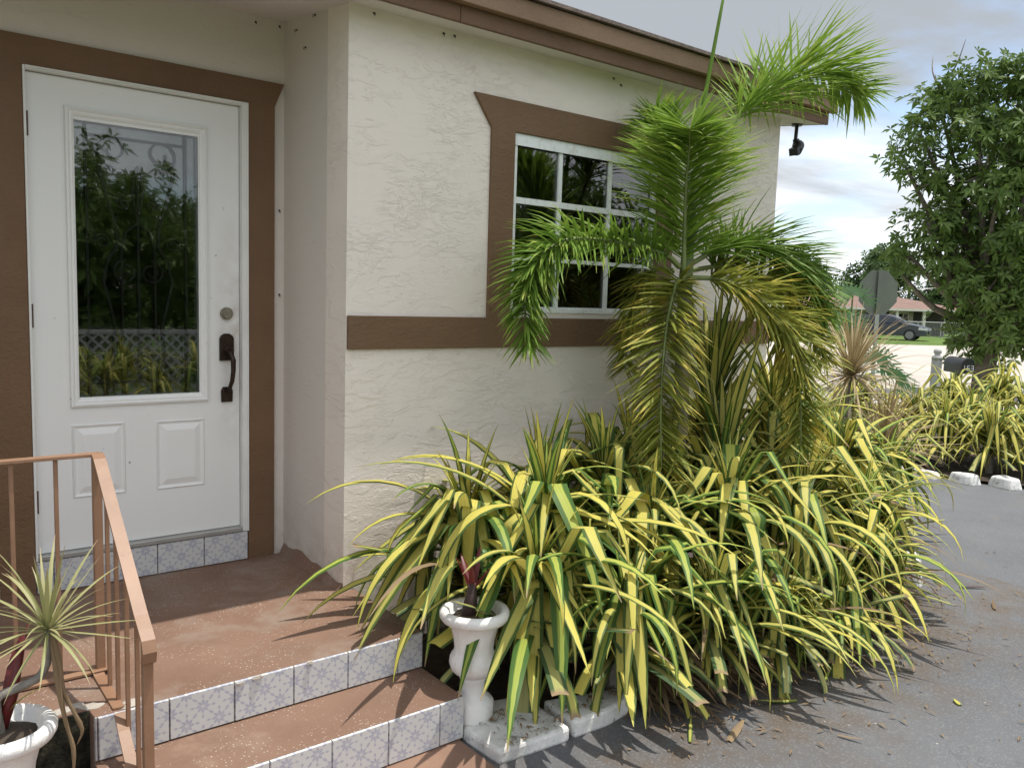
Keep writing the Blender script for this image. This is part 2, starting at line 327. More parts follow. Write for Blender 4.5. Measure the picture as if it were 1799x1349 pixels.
# ------------------------------------------------------------------ geometry helpers
class MB:
    def __init__(s): s.v = []; s.f = []; s.uv = []
    def quad(s, pts, uvs=None):
        i = len(s.v); s.v += [tuple(p) for p in pts]; s.f.append(tuple(range(i, i+len(pts))))
        s.uv += uvs if uvs else [(p[0], p[2]) for p in pts]
        return s
    def box(s, x0, x1, y0, y1, z0, z1):
        i = len(s.v); s.v += [(x, y, z) for z in (z0, z1) for y in (y0, y1) for x in (x0, x1)]
        for q in ((0, 2, 3, 1), (4, 5, 7, 6), (0, 1, 5, 4), (2, 6, 7, 3), (0, 4, 6, 2), (1, 3, 7, 5)):
            s.f.append(tuple(i+k for k in q)); s.uv += [(s.v[i+k][0]+s.v[i+k][1], s.v[i+k][2]) for k in q]
        return s
    def prism(s, poly, axis, a, b):
        """poly of 2-D points extruded along axis ('x','y','z') from a to b"""
        def P(p, t):
            return {'y': (p[0], t, p[1]), 'x': (t, p[0], p[1]), 'z': (p[0], p[1], t)}[axis]
        n = len(poly); i = len(s.v); s.v += [P(p, a) for p in poly]+[P(p, b) for p in poly]
        fs = [tuple(range(i, i+n)), tuple(range(i+2*n-1, i+n-1, -1))]+[(i+k, i+n+k, i+n+(k+1) % n, i+(k+1) % n) for k in range(n)]
        for f in fs: s.f.append(f); s.uv += [(s.v[k][0], s.v[k][2]) for k in f]
        return s
    def tube(s, pts, rad, n=7, cap=True):
        pts = [Vector(p) for p in pts]; rs = rad if isinstance(rad, (list, tuple)) else [rad]*len(pts)
        base = len(s.v); ref = Vector((0, 0, 1)) if abs((pts[-1]-pts[0]).normalized().z) < .9 else Vector((1, 0, 0))
        L = 0
        for k, p in enumerate(pts):
            t = (pts[min(k+1, len(pts)-1)]-pts[max(k-1, 0)]).normalized()
            a_ = t.cross(ref).normalized(); b_ = t.cross(a_)
            for j in range(n):
                an = 2*math.pi*j/n; s.v.append(tuple(p+(a_*math.cos(an)+b_*math.sin(an))*rs[k]))
        for k in range(len(pts)-1):
            for j in range(n):
                q = (base+k*n+j, base+k*n+(j+1) % n, base+(k+1)*n+(j+1) % n, base+(k+1)*n+j)
                s.f.append(q); s.uv += [(j/n, k/9), ((j+1)/n, k/9), ((j+1)/n, (k+1)/9), (j/n, (k+1)/9)]
        if cap:
            for f in (tuple(base+j for j in range(n))[::-1], tuple(base+(len(pts)-1)*n+j for j in range(n))):
                s.f.append(f); s.uv += [(0, 0)]*n
        return s
    def lathe(s, prof, n=28, c=(0, 0, 0), wob=None):
        base = len(s.v)
        for r_, z in prof:
            for j in range(n):
                an = 2*math.pi*j/n; rr = r_*(1+(wob(an, z) if wob else 0)); s.v.append((c[0]+rr*math.cos(an), c[1]+rr*math.sin(an), c[2]+z))
        for k in range(len(prof)-1):
            for j in range(n):
                s.f.append((base+k*n+j, base+k*n+(j+1) % n, base+(k+1)*n+(j+1) % n, base+(k+1)*n+j)); s.uv += [(0, 0)]*4
        s.f.append(tuple(base+j for j in range(n))[::-1]); s.uv += [(0, 0)]*n
        k = len(prof)-1; s.f.append(tuple(base+k*n+j for j in range(n))); s.uv += [(0, 0)]*n
        return s
    def ring(s, x0, x1, z0, z1, prof):
        """rectangular moulding in the XZ plane; prof = [(inset, y), ...]"""
        cs = []
        for ins, y in prof: cs.append([(x0+ins, y, z0+ins), (x1-ins, y, z0+ins), (x1-ins, y, z1-ins), (x0+ins, y, z1-ins)])
        for k in range(len(cs)-1):
            for j in range(4): s.quad([cs[k][j], cs[k][(j+1) % 4], cs[k+1][(j+1) % 4], cs[k+1][j]])
        return s
    def mesh(s, name, smooth=False):
        me = bpy.data.meshes.new(name); me.from_pydata(s.v, [], s.f); uvl = me.uv_layers.new(name='UVMap')
        uvl.data.foreach_set('uv', np.array(s.uv, dtype=np.float32).ravel())
        if smooth: me.polygons.foreach_set('use_smooth', [True]*len(me.polygons))
        me.update(); return me
    def build(s, name, mat, parent=None, smooth=False, bevel=0):
        me = s.mesh(name, smooth); me.materials.append(M[mat]); o = bpy.data.objects.new(name, me); COL.objects.link(o)
        if parent is not None: o.parent = parent
        if bevel:
            b = o.modifiers.new('bevel', 'BEVEL'); b.width = bevel; b.segments = 2; b.limit_method = 'ANGLE'
        return o
def tag(o, label=None, cat=None, group=None, kind=None):
    for k, x in (('label', label), ('category', cat), ('group', group), ('kind', kind)):
        if x: o[k] = x
    return o
def empty(name, loc, label, cat, group=None, rz=0):
    o = bpy.data.objects.new(name, None); COL.objects.link(o); o.location = loc; o.rotation_euler = (0, 0, rz); o.empty_display_size = .2
    return tag(o, label, cat, group)
def inst(name, me, parent, mw=None):
    o = bpy.data.objects.new(name, me); COL.objects.link(o); o.parent = parent
    if mw is not None: o.matrix_local = mw
    return o

# ================================================================== SETTING
def sheet(name, poly, z, mat, kind='structure', parent=None):
    o = MB().quad([(x, y, z) for x, y in poly]).build(name, mat, parent); o['kind'] = kind; return o
sheet('lawn', [(-400, -400), (600, -400), (600, 600), (-400, 600)], G-.012, 'lawn')
sheet('driveway', [(-6, -6.1), (9.6, -6.1), (8.6, -2.2), (8.05, -.75), (7.85, 0.3), (8.1, 2.2), (5.6, 2.6), (4.6, -.6), (-6, -.6)], G, 'asphalt')
sheet('road', [(12.5, 2), (24, -4), (44, -15), (70, -10), (46, 13.6), (30, 22), (14, 40), (6, 30), (15, 12)], G-.004, 'road_concrete')
sheet('garden_bed_soil', [(1.17, -.68), (1.18, -1.70), (1.9, -1.76), (2.1, -1.95), (3.2, -1.99), (3.75, -1.95), (4.5, -1.62), (5.9, -.9), (6.6, .6), (4.22, 1.5), (4.22, -.68)], G+.02, 'soil')
sheet('island_bed_soil', [(7.95, .95), (7.9, .2), (7.93, -.35), (8.12, -.85), (8.7, -1.6), (11.6, -1.2), (11.4, 1.8), (9, 2.2)], G+.03, 'soil')

# ================================================================== HOUSE
XC, XH, D_ = 1.114, 4.214, -.681
house = empty('house', (0, 0, 0), 'cream stucco house with brown trim, white front door and brown fascia', 'house')
SL = .113
def ceil(y): return 2.535+(y+.84)*SL
T = .2
# door wall in three pieces round the door opening (-0.003 .. 0.927, up to 2.218)
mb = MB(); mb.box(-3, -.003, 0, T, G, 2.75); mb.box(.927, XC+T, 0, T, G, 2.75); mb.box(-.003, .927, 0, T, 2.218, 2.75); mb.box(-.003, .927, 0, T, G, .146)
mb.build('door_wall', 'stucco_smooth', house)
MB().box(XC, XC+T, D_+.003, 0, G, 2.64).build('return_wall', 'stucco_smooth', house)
WL, WR, WB, WT = 2.011, 3.06, 1.267, 2.15
mb = MB(); f0, f1 = D_, D_+T
mb.box(XC-.001, WL, f0, f1, G, 2.60); mb.box(WR, XH, f0, f1, G, 2.60); mb.box(WL, WR, f0, f1, G, WB); mb.box(WL, WR, f0, f1, WT, 2.60)
mb.build('window_wall', 'stucco_cream', house)
MB().prism([(D_+T, G), (7, G), (7, ceil(7)+.05), (D_+T, ceil(D_+T)+.05)], 'x', XH-T, XH-.001).build('side_wall', 'stucco_cream', house)
mb = MB(); mb.box(-3, XH-T, 6.8, 7, G, 3.3); mb.box(-3.2, -3, 0, 7, G, 3.3); mb.build('back_wall', 'stucco_smooth', house)
MB().box(-3, XH-T, .2, 6.8, -.02, 0).build('interior_floor', 'room_dark', house)
MB().box(.2, 3.9, 2.6, 2.65, 0, 2.6).build('partition_wall', 'room_dark', house)
MB().box(-3, -.92, -1.02, -.0005, 0, 2.60).build('unseen_shade_wall', 'stucco_cream', house)  # out of view; added to block light and darken the door recess
# soffit, boards, roof
MB().prism([(-.84, ceil(-.84)), (7.2, ceil(7.2)), (7.2, ceil(7.2)+.03), (-.84, ceil(-.84)+.03)], 'x', -3.2, 4.46).build('soffit', 'soffit_paint', house)
for x0, x1 in ((-3.2, 1.557), (1.560, 4.478)):
    MB().box(x0, x1, -.862, -.841, 2.531, 2.70).build('fascia_board', 'brown_board', house, bevel=.002)
MB().box(-3.2, 4.515, -.905, -.8635, 2.603, 2.692).build('gutter_board', 'brown_board_light', house, bevel=.004)
MB().prism([(-.84, 2.535), (7.2, ceil(7.2)), (7.2, ceil(7.2)+.16), (-.84, 2.70)], 'x', 4.462, 4.480).build('rake_board', 'brown_board', house)
MB().prism([(-.93, 2.695), (7.3, ceil(7.3)+.17), (7.3, ceil(7.3)+.21), (-.93, 2.712)], 'x', -3.25, 4.53).build('roof', 'shingle', house)
# flat brown surrounds
mb = MB()
mb.prism([(-.003, .146), (-.003, 2.218), (.927, 2.218), (.927, -.012), (1.060, -.012), (1.060, 2.222), (1.108, 2.335), (-.18, 2.335), (-.136, 2.222), (-.136, -.012), (-.003, -.012)], 'y', -.0005, -.018)
mb.build('door_surround', 'brown_trim', house, bevel=.003)
mb = MB()
mb.prism([(1.870, 1.2385), (1.868, 2.151), (1.760, 2.300), (3.311, 2.300), (3.203, 2.151), (3.201, 1.2385), (3.06, 1.2385), (3.06, WT), (WL, WT), (WL, 1.2385)], 'y', D_-.0005, D_-.018)
mb.build('window_surround', 'brown_trim', house, bevel=.003)
MB().box(XC+.003, XH+.004, D_-.0185, D_-.0006, 1.092, 1.240).build('wall_band', 'brown_trim', house, bevel=.003)
# pinned light hooks left on the wall
hk = MB().tube([(0, 0, 0), (0, -.010, 0), (0, -.013, -.006), (0, -.008, -.011)], .002, 5).tube([(0, .0, 0), (0, -.003, 0)], .005, 8).mesh('hook'); hk.materials.append(M['bronze'])
for p in ((1.231, D_, 2.535), (1.587, D_, 2.528), (1.647, D_, 2.53), (2.734, D_, 2.505), (2.678, D_, 2.53), (.971, 0, 2.60), (1.089, 0, 2.605), (1.09, 0, 1.732), (1.09, 0, 1.32)):
    inst('hook', hk, house, Matrix.Translation(p))
for p in ((XC, -.15, 2.56), (XC, -.35, 2.58), (XC, -.25, 2.46)):
    inst('hook', hk, house, Matrix.Translation(p) @ Matrix.Rotation(R(-90), 4, 'Z'))
# ---- front door
door = MB()
S0, S1, Z0, Z1 = .010, .893, .172, 2.198
GX0, GX1, GZ0, GZ1 = .184, .702, .846, 2.033
YF = .012
door.box(S0, GX0, YF, YF+.044, Z0, Z1).box(GX1, S1, YF, YF+.044, Z0, Z1).box(GX0, GX1, YF, YF+.044, GZ1, Z1).box(GX0, GX1, YF, YF+.044, Z0, GZ0)
do = door.build('door', 'door_paint', house); do['label'] = 'white panelled front door with a tall dark glass light'
mb = MB(); mb.ring(.149, .744, .803, 2.085, [(0, YF), (.003, YF-.014), (.012, YF-.018), (.020, YF-.010), (.026, YF-.012), (.036, YF-.006), (.037, YF+.01)])
mb.build('glass_moulding', 'door_paint', do)
MB().box(GX0, GX1, YF+.004, YF+.007, GZ0, GZ1).build('glass', 'door_glass', do)
MB().box(GX0, GX1, YF+.034, YF+.037, GZ0, GZ1).build('glass', 'door_glass_inner', do)
for (x0, x1, z0, z1) in ((.150, .370, .400, .728), (.500, .723, .397, .723)):
    mb = MB(); mb.ring(x0, x1, z0, z1, [(0, YF), (.006, YF-.008), (.014, YF-.002), (.020, YF-.0008), (.048, YF-.010)])
    i = .048; mb.quad([(x0+i, YF-.010, z0+i), (x1-i, YF-.010, z0+i), (x1-i, YF-.010, z1-i), (x0+i, YF-.010, z1-i)])
    mb.build('raised_panel', 'door_paint', do)
mb = MB(); mb.tube([(.829, YF-.0, 1.222), (.829, YF-.014, 1.222)], .030, 20).tube([(.829, YF-.014, 1.222), (.829, YF-.022, 1.222)], [.026, .020], 20).build('deadbolt', 'brass_dull', do)
mb = MB(); pl = [(.829+.034*cx, 1.058+cz) for cx, cz in ((-1, -.062), (1, -.062), (1, .045), (.8, .058), (.35, .068), (-.35, .068), (-.8, .058), (-1, .045))]
mb.prism(pl, 'y', YF, YF-.014)
mb.tube([(.829, YF-.014, 1.05), (.829, YF-.028, 1.05)], .016, 10)
gp = [(.829, YF-.03, 1.045), (.833, YF-.052, 1.035), (.842, YF-.062, 1.0), (.842, YF-.062, .95), (.838, YF-.056, .90), (.832, YF-.040, .865), (.829, YF-.018, .845)]
mb.tube(gp, [.009, .012, .013, .012, .011, .010, .011], 8)
mb.prism([(.803, .795), (.855, .795), (.857, .85), (.848, .868), (.81, .868), (.801, .85)], 'y', YF, YF-.014)
mb.build('handle', 'bronze', do, bevel=.002)
for z in (1.991, 1.201, .400):
    MB().tube([(.003, YF-.008, z-.05), (.003, YF-.008, z+.05)], .0075, 8).box(.003, .018, YF-.004, YF-.001, z-.05, z+.05).build('hinge', 'rust_hinge', do)
# wrought iron scrollwork behind the glass
def spiral(cx, cz, r0, r1, a0, a1, n=18): return [(cx+(r0+(r1-r0)*k/n)*math.cos(a0+(a1-a0)*k/n), YF+.020, cz+(r0+(r1-r0)*k/n)*math.sin(a0+(a1-a0)*k/n)) for k in range(n+1)]
ir = MB(); cxm = (GX0+GX1)/2; yb = YF+.020
for x in (GX0+.05, GX1-.05): ir.tube([(x, yb, GZ0), (x, yb, GZ1)], .0055, 6)
ir.tube([(GX0+.05, yb, GZ1-.05), (GX1-.05, yb, GZ1-.05)], .0055, 6); ir.tube([(GX0+.05, yb, GZ0+.06), (GX1-.05, yb, GZ0+.06)], .0055, 6)
for sg in (-1, 1):
    ir.tube([(cxm+sg*.16, yb, 1.86), (cxm+sg*.12, yb, 1.70), (cxm+sg*.09, yb, 1.60), (cxm+sg*.085, yb, 1.52)], .006, 6)
    ir.tube([(cxm+sg*.085, yb, 1.52), (cxm+sg*.13, yb, 1.44), (cxm+sg*.145, yb, 1.35), (cxm+sg*.12, yb, 1.25), (cxm+sg*.10, yb, 1.15), (cxm+sg*.11, yb, 1.0), (cxm+sg*.15, yb, .92)], .006, 6)
    ir.tube(spiral(cxm+sg*.055, 1.40, .055, .012, math.pi/2 if sg > 0 else math.pi/2, math.pi/2-sg*3.5*math.pi), .005, 6)
    ir.tube(spiral(cxm+sg*.15, 1.53, .035, .010, 0 if sg > 0 else math.pi, (0 if sg > 0 else math.pi)+sg*3*math.pi), .004, 6)
    ir.tube([(cxm+sg*.07, yb, 1.10), (cxm+sg*.07, yb, 1.50), (cxm+sg*.05, yb, 1.58), (cxm, yb, 1.62)], .005, 6)
    ir.tube(spiral(cxm+sg*.10, 1.93, .075, .020, -math.pi/2, -math.pi/2+sg*2.6*math.pi), .005, 6)
    ir.tube(spiral(cxm+sg*.06, 1.70, .030, .008, math.pi/2, math.pi/2-sg*3*math.pi), .0045, 6)
    ir.tube([(cxm, yb, 1.62), (cxm+sg*.022, yb, 1.75), (cxm+sg*.015, yb, 1.82), (cxm, yb, 1.87)], .005, 6)
ir.tube([(cxm, yb, .9), (cxm, yb, 1.87)], .0055, 6)
ir.build('iron_scrollwork', 'dark_iron', do)
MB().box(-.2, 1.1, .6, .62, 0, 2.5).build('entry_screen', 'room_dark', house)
# white frame of the door and its threshold
mb = MB()
for x0, x1, z0, z1 in ((-.0025, .007, .148, 2.2165), (.896, .9265, .148, 2.2165), (.007, .896, 2.2015, 2.2165)):
    mb.box(x0, x1, -.024, .16, z0, z1)
mb.box(.918, .9262, -.030, -.024, .148, 2.216); mb.box(.007, .918, -.030, -.024, 2.207, 2.216)
mb.build('door_frame', 'frame_white', house, bevel=.002)
MB().box(.008, .895, -.028, .15, .1485, .1695).build('door_sill', 'steel', house, bevel=.003)
# ---- window
wf = MB(); YW = D_+.045
wf.ring(WL, WR, WB, WT, [(0, YW-.03), (0, YW-.042), (.030, YW-.042), (.032, YW+.01)])
wf.box(WL+.001, WR-.001, YW-.05, YW-.0425, WT-.058, WT-.001); wf.box(WL+.001, WR-.001, YW-.052, YW-.0425, WB+.001, WB+.022)
win = wf.build('window', 'window_white', house); win['label'] = 'dark nine-pane window with white bars behind the palm'
mxs = (2.334, 2.696); mzs = (1.541, 1.826)
for x in mxs: MB().box(x-.012, x+.012, YW-.038, YW-.012, WB+.03, WT-.03).build('glazing_bar', 'window_white', win)
for z, h_ in zip(mzs, (.010, .015)): MB().box(WL+.03, WR-.03, YW-.044, YW-.010, z-h_, z+h_).build('glazing_bar', 'window_white', win)
xs = (WL+.03, *mxs, WR-.03); zs = (WB+.03, *mzs, WT-.03)
for i in range(3):
    for j in range(3): MB().box(xs[i]+.004, xs[i+1]-.004, YW-.026, YW-.021, zs[j]+.004, zs[j+1]-.004).build('pane', 'window_glass', win)
cu = MB()
for k in range(90):
    x0 = WL-.05+k*.0131; x1 = x0+.0131; f_ = lambda x: D_+.30+.022*math.sin(x*55)+.014*math.sin(x*23+1)
    if .36 < x0-WL < .46: continue
    cu.quad([(x0, f_(x0), 1.1), (x1, f_(x1), 1.1), (x1, f_(x1), 2.3), (x0, f_(x0), 2.3)])
cu.build('curtain', 'curtain_grey', win, True)
# ---- eave security camera
sc = empty('security_camera', (4.41, -.673, 2.553), 'small black security camera hanging under the far eave corner', 'camera')
MB().tube([(0, 0, 0), (0, 0, -.012)], .035, 14).tube([(0, 0, -.01), (-.012, -.004, -.105)], .012, 10).build('mount_arm', 'black_plastic', sc)
MB().tube([(-.03, -.03, -.185), (.03, .0, -.135), (.055, .015, -.125)], [.032, .040, .030], 12).build('camera_body', 'black_plastic', sc, True)
MB().tube([(.0, .0, -.10), (.02, .005, -.14)], .022, 10).build('swivel_joint', 'black_plastic', sc)
MB().prism([(-.062, -.17), (.0, -.14), (.015, -.155), (-.05, -.215)], 'y', -.055, .01).build('lens_hood', 'black_plastic', sc)

# ================================================================== PORCH
XL, XR = -.032, 1.165
Y1, Y2, ZT = -1.28, -1.576, -.147
porch = empty('porch_steps', (0, 0, 0), 'brown painted porch and two steps with blue flowered tile risers', 'steps')
mb = MB(); mb.prism([(-3, -.001), (-3, -1.205), (XL, -1.205), (XL, Y1+.012), (XR, Y1+.012), (XR, D_-.001), (XC-.001, D_-.001), (XC-.001, -.001)], 'z', G, 0)
mb.build('porch_slab', 'floor_paint', porch, bevel=.004)
MB().box(XL, XR, Y2+.012, Y1+.0115, G, ZT).build('lower_step', 'tread_paint', porch, bevel=.004)
MB().box(-.5, 1.15, -3.4, Y2+.0115, G-.01, G+.012).build('landing_pad', 'pad_paint', porch, bevel=.004)
MB().box(-3, XL-.001, -1.214, -1.2055, G, -.004).build('mouldy_face', 'mould_concrete', porch)
# chipped mortar beside the rail foot
def blob(name, mat, parent, c, r, seed, sq=(1, 1, .5)):
    rr = random.Random(seed); mb = MB(); n = 9
    prof = [(.01, 0), (r, 0), (r*.95, r*.35), (r*.6, r*.7), (.01, r*.8)]
    ph = rr.random()*6
    mb.lathe(prof, n, (0, 0, 0), lambda an, z: .25*math.sin(2*an+ph)+.15*math.sin(5*an+ph*2)+.5*z)
    mb.v = [(c[0]+x*sq[0], c[1]+y*sq[1], c[2]+z*sq[2]) for x, y, z in mb.v]
    return mb.build(name, mat, parent)
for q, s_ in (((-.06, -1.16, 0), .022), ((-.10, -1.175, 0), .03), ((-.02, -1.19, -.002), .03), ((.10, -1.23, 0), .028), ((.08, -1.255, 0), .022)):
    blob('mortar_chip', 'chalk', porch, q, s_, q[0]*99, (1.4, .7, .3))
for q, s_ in (((.485, Y1-.002, -.008), .013), ((.425, Y1-.002, -.014), .010), ((.68, Y1-.003, -.004), .012)): blob('mortar_chip', 'chalk', porch, q, s_, q[0]*77, (1.3, .6, .9))
# cove of floor paint lapped onto the wall foot
mb = MB()
for k in range(12):
    y0 = -.02-k*.055; y1 = y0-.055; h0 = .055-.012*math.sin(k*1.3)-(.02 if k > 7 else 0); h1 = .055-.012*math.sin((k+1)*1.3)-(.02 if k+1 > 7 else 0)
    mb.quad([(XC-.002, y0, h0), (XC-.002, y1, h1), (XC-.03, y1, .001), (XC-.03, y0, .001)])
mb.build('painted_cove', 'floor_paint', porch, True)
# tiles: shared meshes, each its own object
TW = .2144
def tile_mesh(u0, u1, v0, v1, h):
    wd = (u1-u0)*TW; mb = MB(); g = .0012; b = .002; y0 = -.009
    o_ = [(g, 0, 0), (wd-g, 0, 0), (wd-g, 0, h), (g, 0, h)]; i_ = [(g+b, y0, b), (wd-g-b, y0, b), (wd-g-b, y0, h-b), (g+b, y0, h-b)]
    def U(p): return (u0+p[0]/TW, v0+p[2]/TW)
    mb.quad(i_, [U(p) for p in i_])
    for j in range(4):
        q = [o_[j], o_[(j+1) % 4], i_[(j+1) % 4], i_[j]]; mb.quad(q, [U(p) for p in q])
    me = mb.mesh('tile'); me.materials.append(M['flower_tile']); return me
TM = {}
def tile_row(x_start, x_end, anchor, y, z0, h, v0, slack=.0):
    k = math.floor((x_start-anchor)/TW+1e-6); x = anchor+k*TW
    while x < x_end-1e-4:
        a_ = max(x, x_start); b_ = min(x+TW, x_end); u0 = round((a_-x)/TW, 3); u1 = round((b_-x)/TW, 3)
        if u1-u0 > .03:
            key = (u0, u1, v0, h)
            if key not in TM: TM[key] = tile_mesh(u0, u1, v0, v0+h/TW, h)
            rr = random.uniform(-1, 1)
            o = inst('tile', TM[key], porch, Matrix.Translation((a_, y+.0012*rr, z0)) @ Matrix.Rotation(R(.35*rr), 4, 'X'))
        x += TW
tile_row(XL+.001, XR, .193, Y1+.010, ZT+.005, .1405, .1)
tile_row(XL+.001, XR, .629, Y2+.010, G+.016, .1585, .15)
tile_row(-.002, .926, .065, -.012, .004, .142, .2)
MB().box(-.002, .926, -.0115, -.0008, .001, .1455).build('tile_backing', 'grout_dark', porch)
for (x, z, y) in ((0, ZT+.003, Y1+.0112), (0, G+.013, Y2+.0112)):
    pass

# ================================================================== RAILING
rail = empty('stair_railing', (.055, -.95, 0), 'terracotta painted steel stair railing with square balusters', 'railing')
def rb(name, f): mb = MB(); f(mb); o = mb.build(name, 'rail_paint', None, bevel=.002); o.parent = rail; o.matrix_parent_inverse = Matrix.Translation((-.055, .95, 0)); return o
XR0 = .055
def flat(mb, pts, wid, th):       # flat bar swept in the YZ plane
    pts = [Vector(p) for p in pts]
    for k in range(len(pts)-1):
        pass
    n = len(pts); top = []; bot = []
    for k in range(n):
        t = (pts[min(k+1, n-1)]-pts[max(k-1, 0)]).normalized(); nn = Vector((0, -t.z, t.y))
        if nn.z < 0 and k == 0: nn = -nn
        if k and nn.dot(prev) < 0: nn = -nn
        prev = nn; top.append(pts[k]+nn*th/2); bot.append(pts[k]-nn*th/2)
    hw = Vector((wid/2, 0, 0))
    for k in range(n-1):
        a_, b_, c_, d_ = top[k], top[k+1], bot[k], bot[k+1]
        mb.quad([a_-hw, a_+hw, b_+hw, b_-hw]); mb.quad([c_+hw, c_-hw, d_-hw, d_+hw])
        mb.quad([a_+hw, c_+hw, d_+hw, b_+hw]); mb.quad([a_-hw, b_-hw, d_-hw, c_-hw])
    for k in (0, n-1): mb.quad([top[k]-hw, top[k]+hw, bot[k]+hw, bot[k]-hw])
rb('top_rail', lambda mb: mb.box(-.919, XR0+.012, -.968, -.932, .762, .774))
rb('hand_rail', lambda mb: flat(mb, [(XR0, -.945, .768), (XR0, -.975, .768), (XR0, -1.0, .758), (XR0, -1.03, .737), (XR0, -1.30, .535), (XR0, -1.50, .384), (XR0, -1.545, .356), (XR0, -1.575, .335), (XR0, -1.588, .305), (XR0, -1.58, .275), (XR0, -1.565, .268)], .038, .010))
rb('post', lambda mb: mb.box(XR0-.014, XR0+.014, -.966, -.938, .0, .7615))
rb('post', lambda mb: mb.box(XR0-.014, XR0+.014, -1.573, -1.545, ZT-.012, .335))
for x in (-.068, -.195, -.322, -.449):
    rb('baluster', lambda mb: mb.box(x-.0065, x+.0065, -.9565, -.9435, .0, .7615))
for y, zt in ((-1.09, .685), (-1.205, .599), (-1.33, .506), (-1.45, .416)):
    zb = .02-(abs(y)-.99)*.62
    zlow = max(zb+.006, (0 if y > Y1 else ZT)+.004)
    rb('baluster', lambda mb: mb.box(XR0-.0065, XR0+.0065, y-.0065, y+.0065, zlow, zt))
for px_, py_, pz_ in ((XR0, -.952, .0145), (XR0, -1.559, ZT+.0005)):
    rb('foot_plate', lambda mb: mb.box(px_-.032, px_+.032, py_-.030, py_+.030, pz_, pz_+.006))
rb('bottom_rail', lambda mb: mb.box(-.919, XR0+.012, -.966, -.934, .004, .014))
rb('bottom_rail', lambda mb: flat(mb, [(XR0-.012, -.965, .012), (XR0-.012, -.995, .006), (XR0-.012, -1.24, .004), (XR0-.012, -1.262, .004)], .034, .008))
rb('bottom_rail', lambda mb: flat(mb, [(XR0-.016, -1.295, .006), (XR0-.016, -1.34, -.035), (XR0-.016, -1.47, -.132)], .034, .008))

# ================================================================== URNS AND KERB
def kerb_block(poly, h, label, seed):
    rr = random.Random(seed); mb = MB(); mb.prism([(x+rr.uniform(-.008, .008), y+rr.uniform(-.008, .008)) for x, y in poly], 'z', G-.005, G+h)
    return tag(mb.build('kerb_block', 'white_paint_stone', None, bevel=.014), label, 'kerb', 'white concrete kerb blocks along the bed')
kerb_block([(1.170, -1.60), (1.172, -1.775), (1.50, -1.80), (1.515, -1.50), (1.20, -1.40)], .055, 'dirty white concrete kerb block under the urn beside the steps', 1)
kerb_block([(1.515, -1.805), (1.70, -1.80), (1.86, -1.785), (1.89, -1.70), (1.53, -1.60)], .070, 'rounded white concrete kerb block right of the one carrying the urn', 2)
def urn(name, loc, label, s=1.0):
    e = empty(name, loc, label, 'urn', 'white painted cast urns')
    prof = [(.0, 0), (.078, 0), (.082, .012), (.082, .070), (.074, .082), (.060, .092), (.050, .104), (.046, .120), (.046, .150), (.052, .160), (.052, .168), (.046, .174)]
    MB().lathe([(a_*s, b_*s) for a_, b_ in prof], 28).build('pedestal', 'white_paint_urn', e, True)
    bowl = [(.046, .175), (.066, .182), (.084, .200), (.091, .225), (.088, .250), (.076, .270), (.074, .280), (.078, .320), (.088, .360), (.098, .382), (.104, .390)]
    MB().lathe([(a_*s, b_*s) for a_, b_ in bowl], 48, (0, 0, 0), lambda an, z: (.035*abs(math.sin(8*an)) if z < .255*s else .02*abs(math.sin(6*an)))).build('bowl', 'white_paint_urn', e, True)
    rimp = [(.103, .388), (.126, .395), (.134, .408), (.135, .424), (.126, .436), (.112, .438), (.100, .428), (.094, .405)]
    MB().lathe([(a_*s, b_*s) for a_, b_ in rimp], 36, (0, 0, 0), lambda an, z: .012*math.sin(18*an)).build('rim', 'white_paint_urn', e, True)
    MB().lathe([(.0, .400*s), (.098*s, .402*s), (.05*s, .415*s), (.0, .42*s)], 18, (0, 0, 0), lambda an, z: .05*math.sin(5*an)).build('soil_fill', 'soil', e, True)
    return e
urn('urn_planter', (1.247, -1.512, G+.045), 'white urn planter on the kerb block right of the steps, holding a red-leaved stub')
urn('urn_planter', (-.292, -1.425, G+.0), 'white urn planter cut by the left edge, holding a thin-leaved dracaena', 1.02)

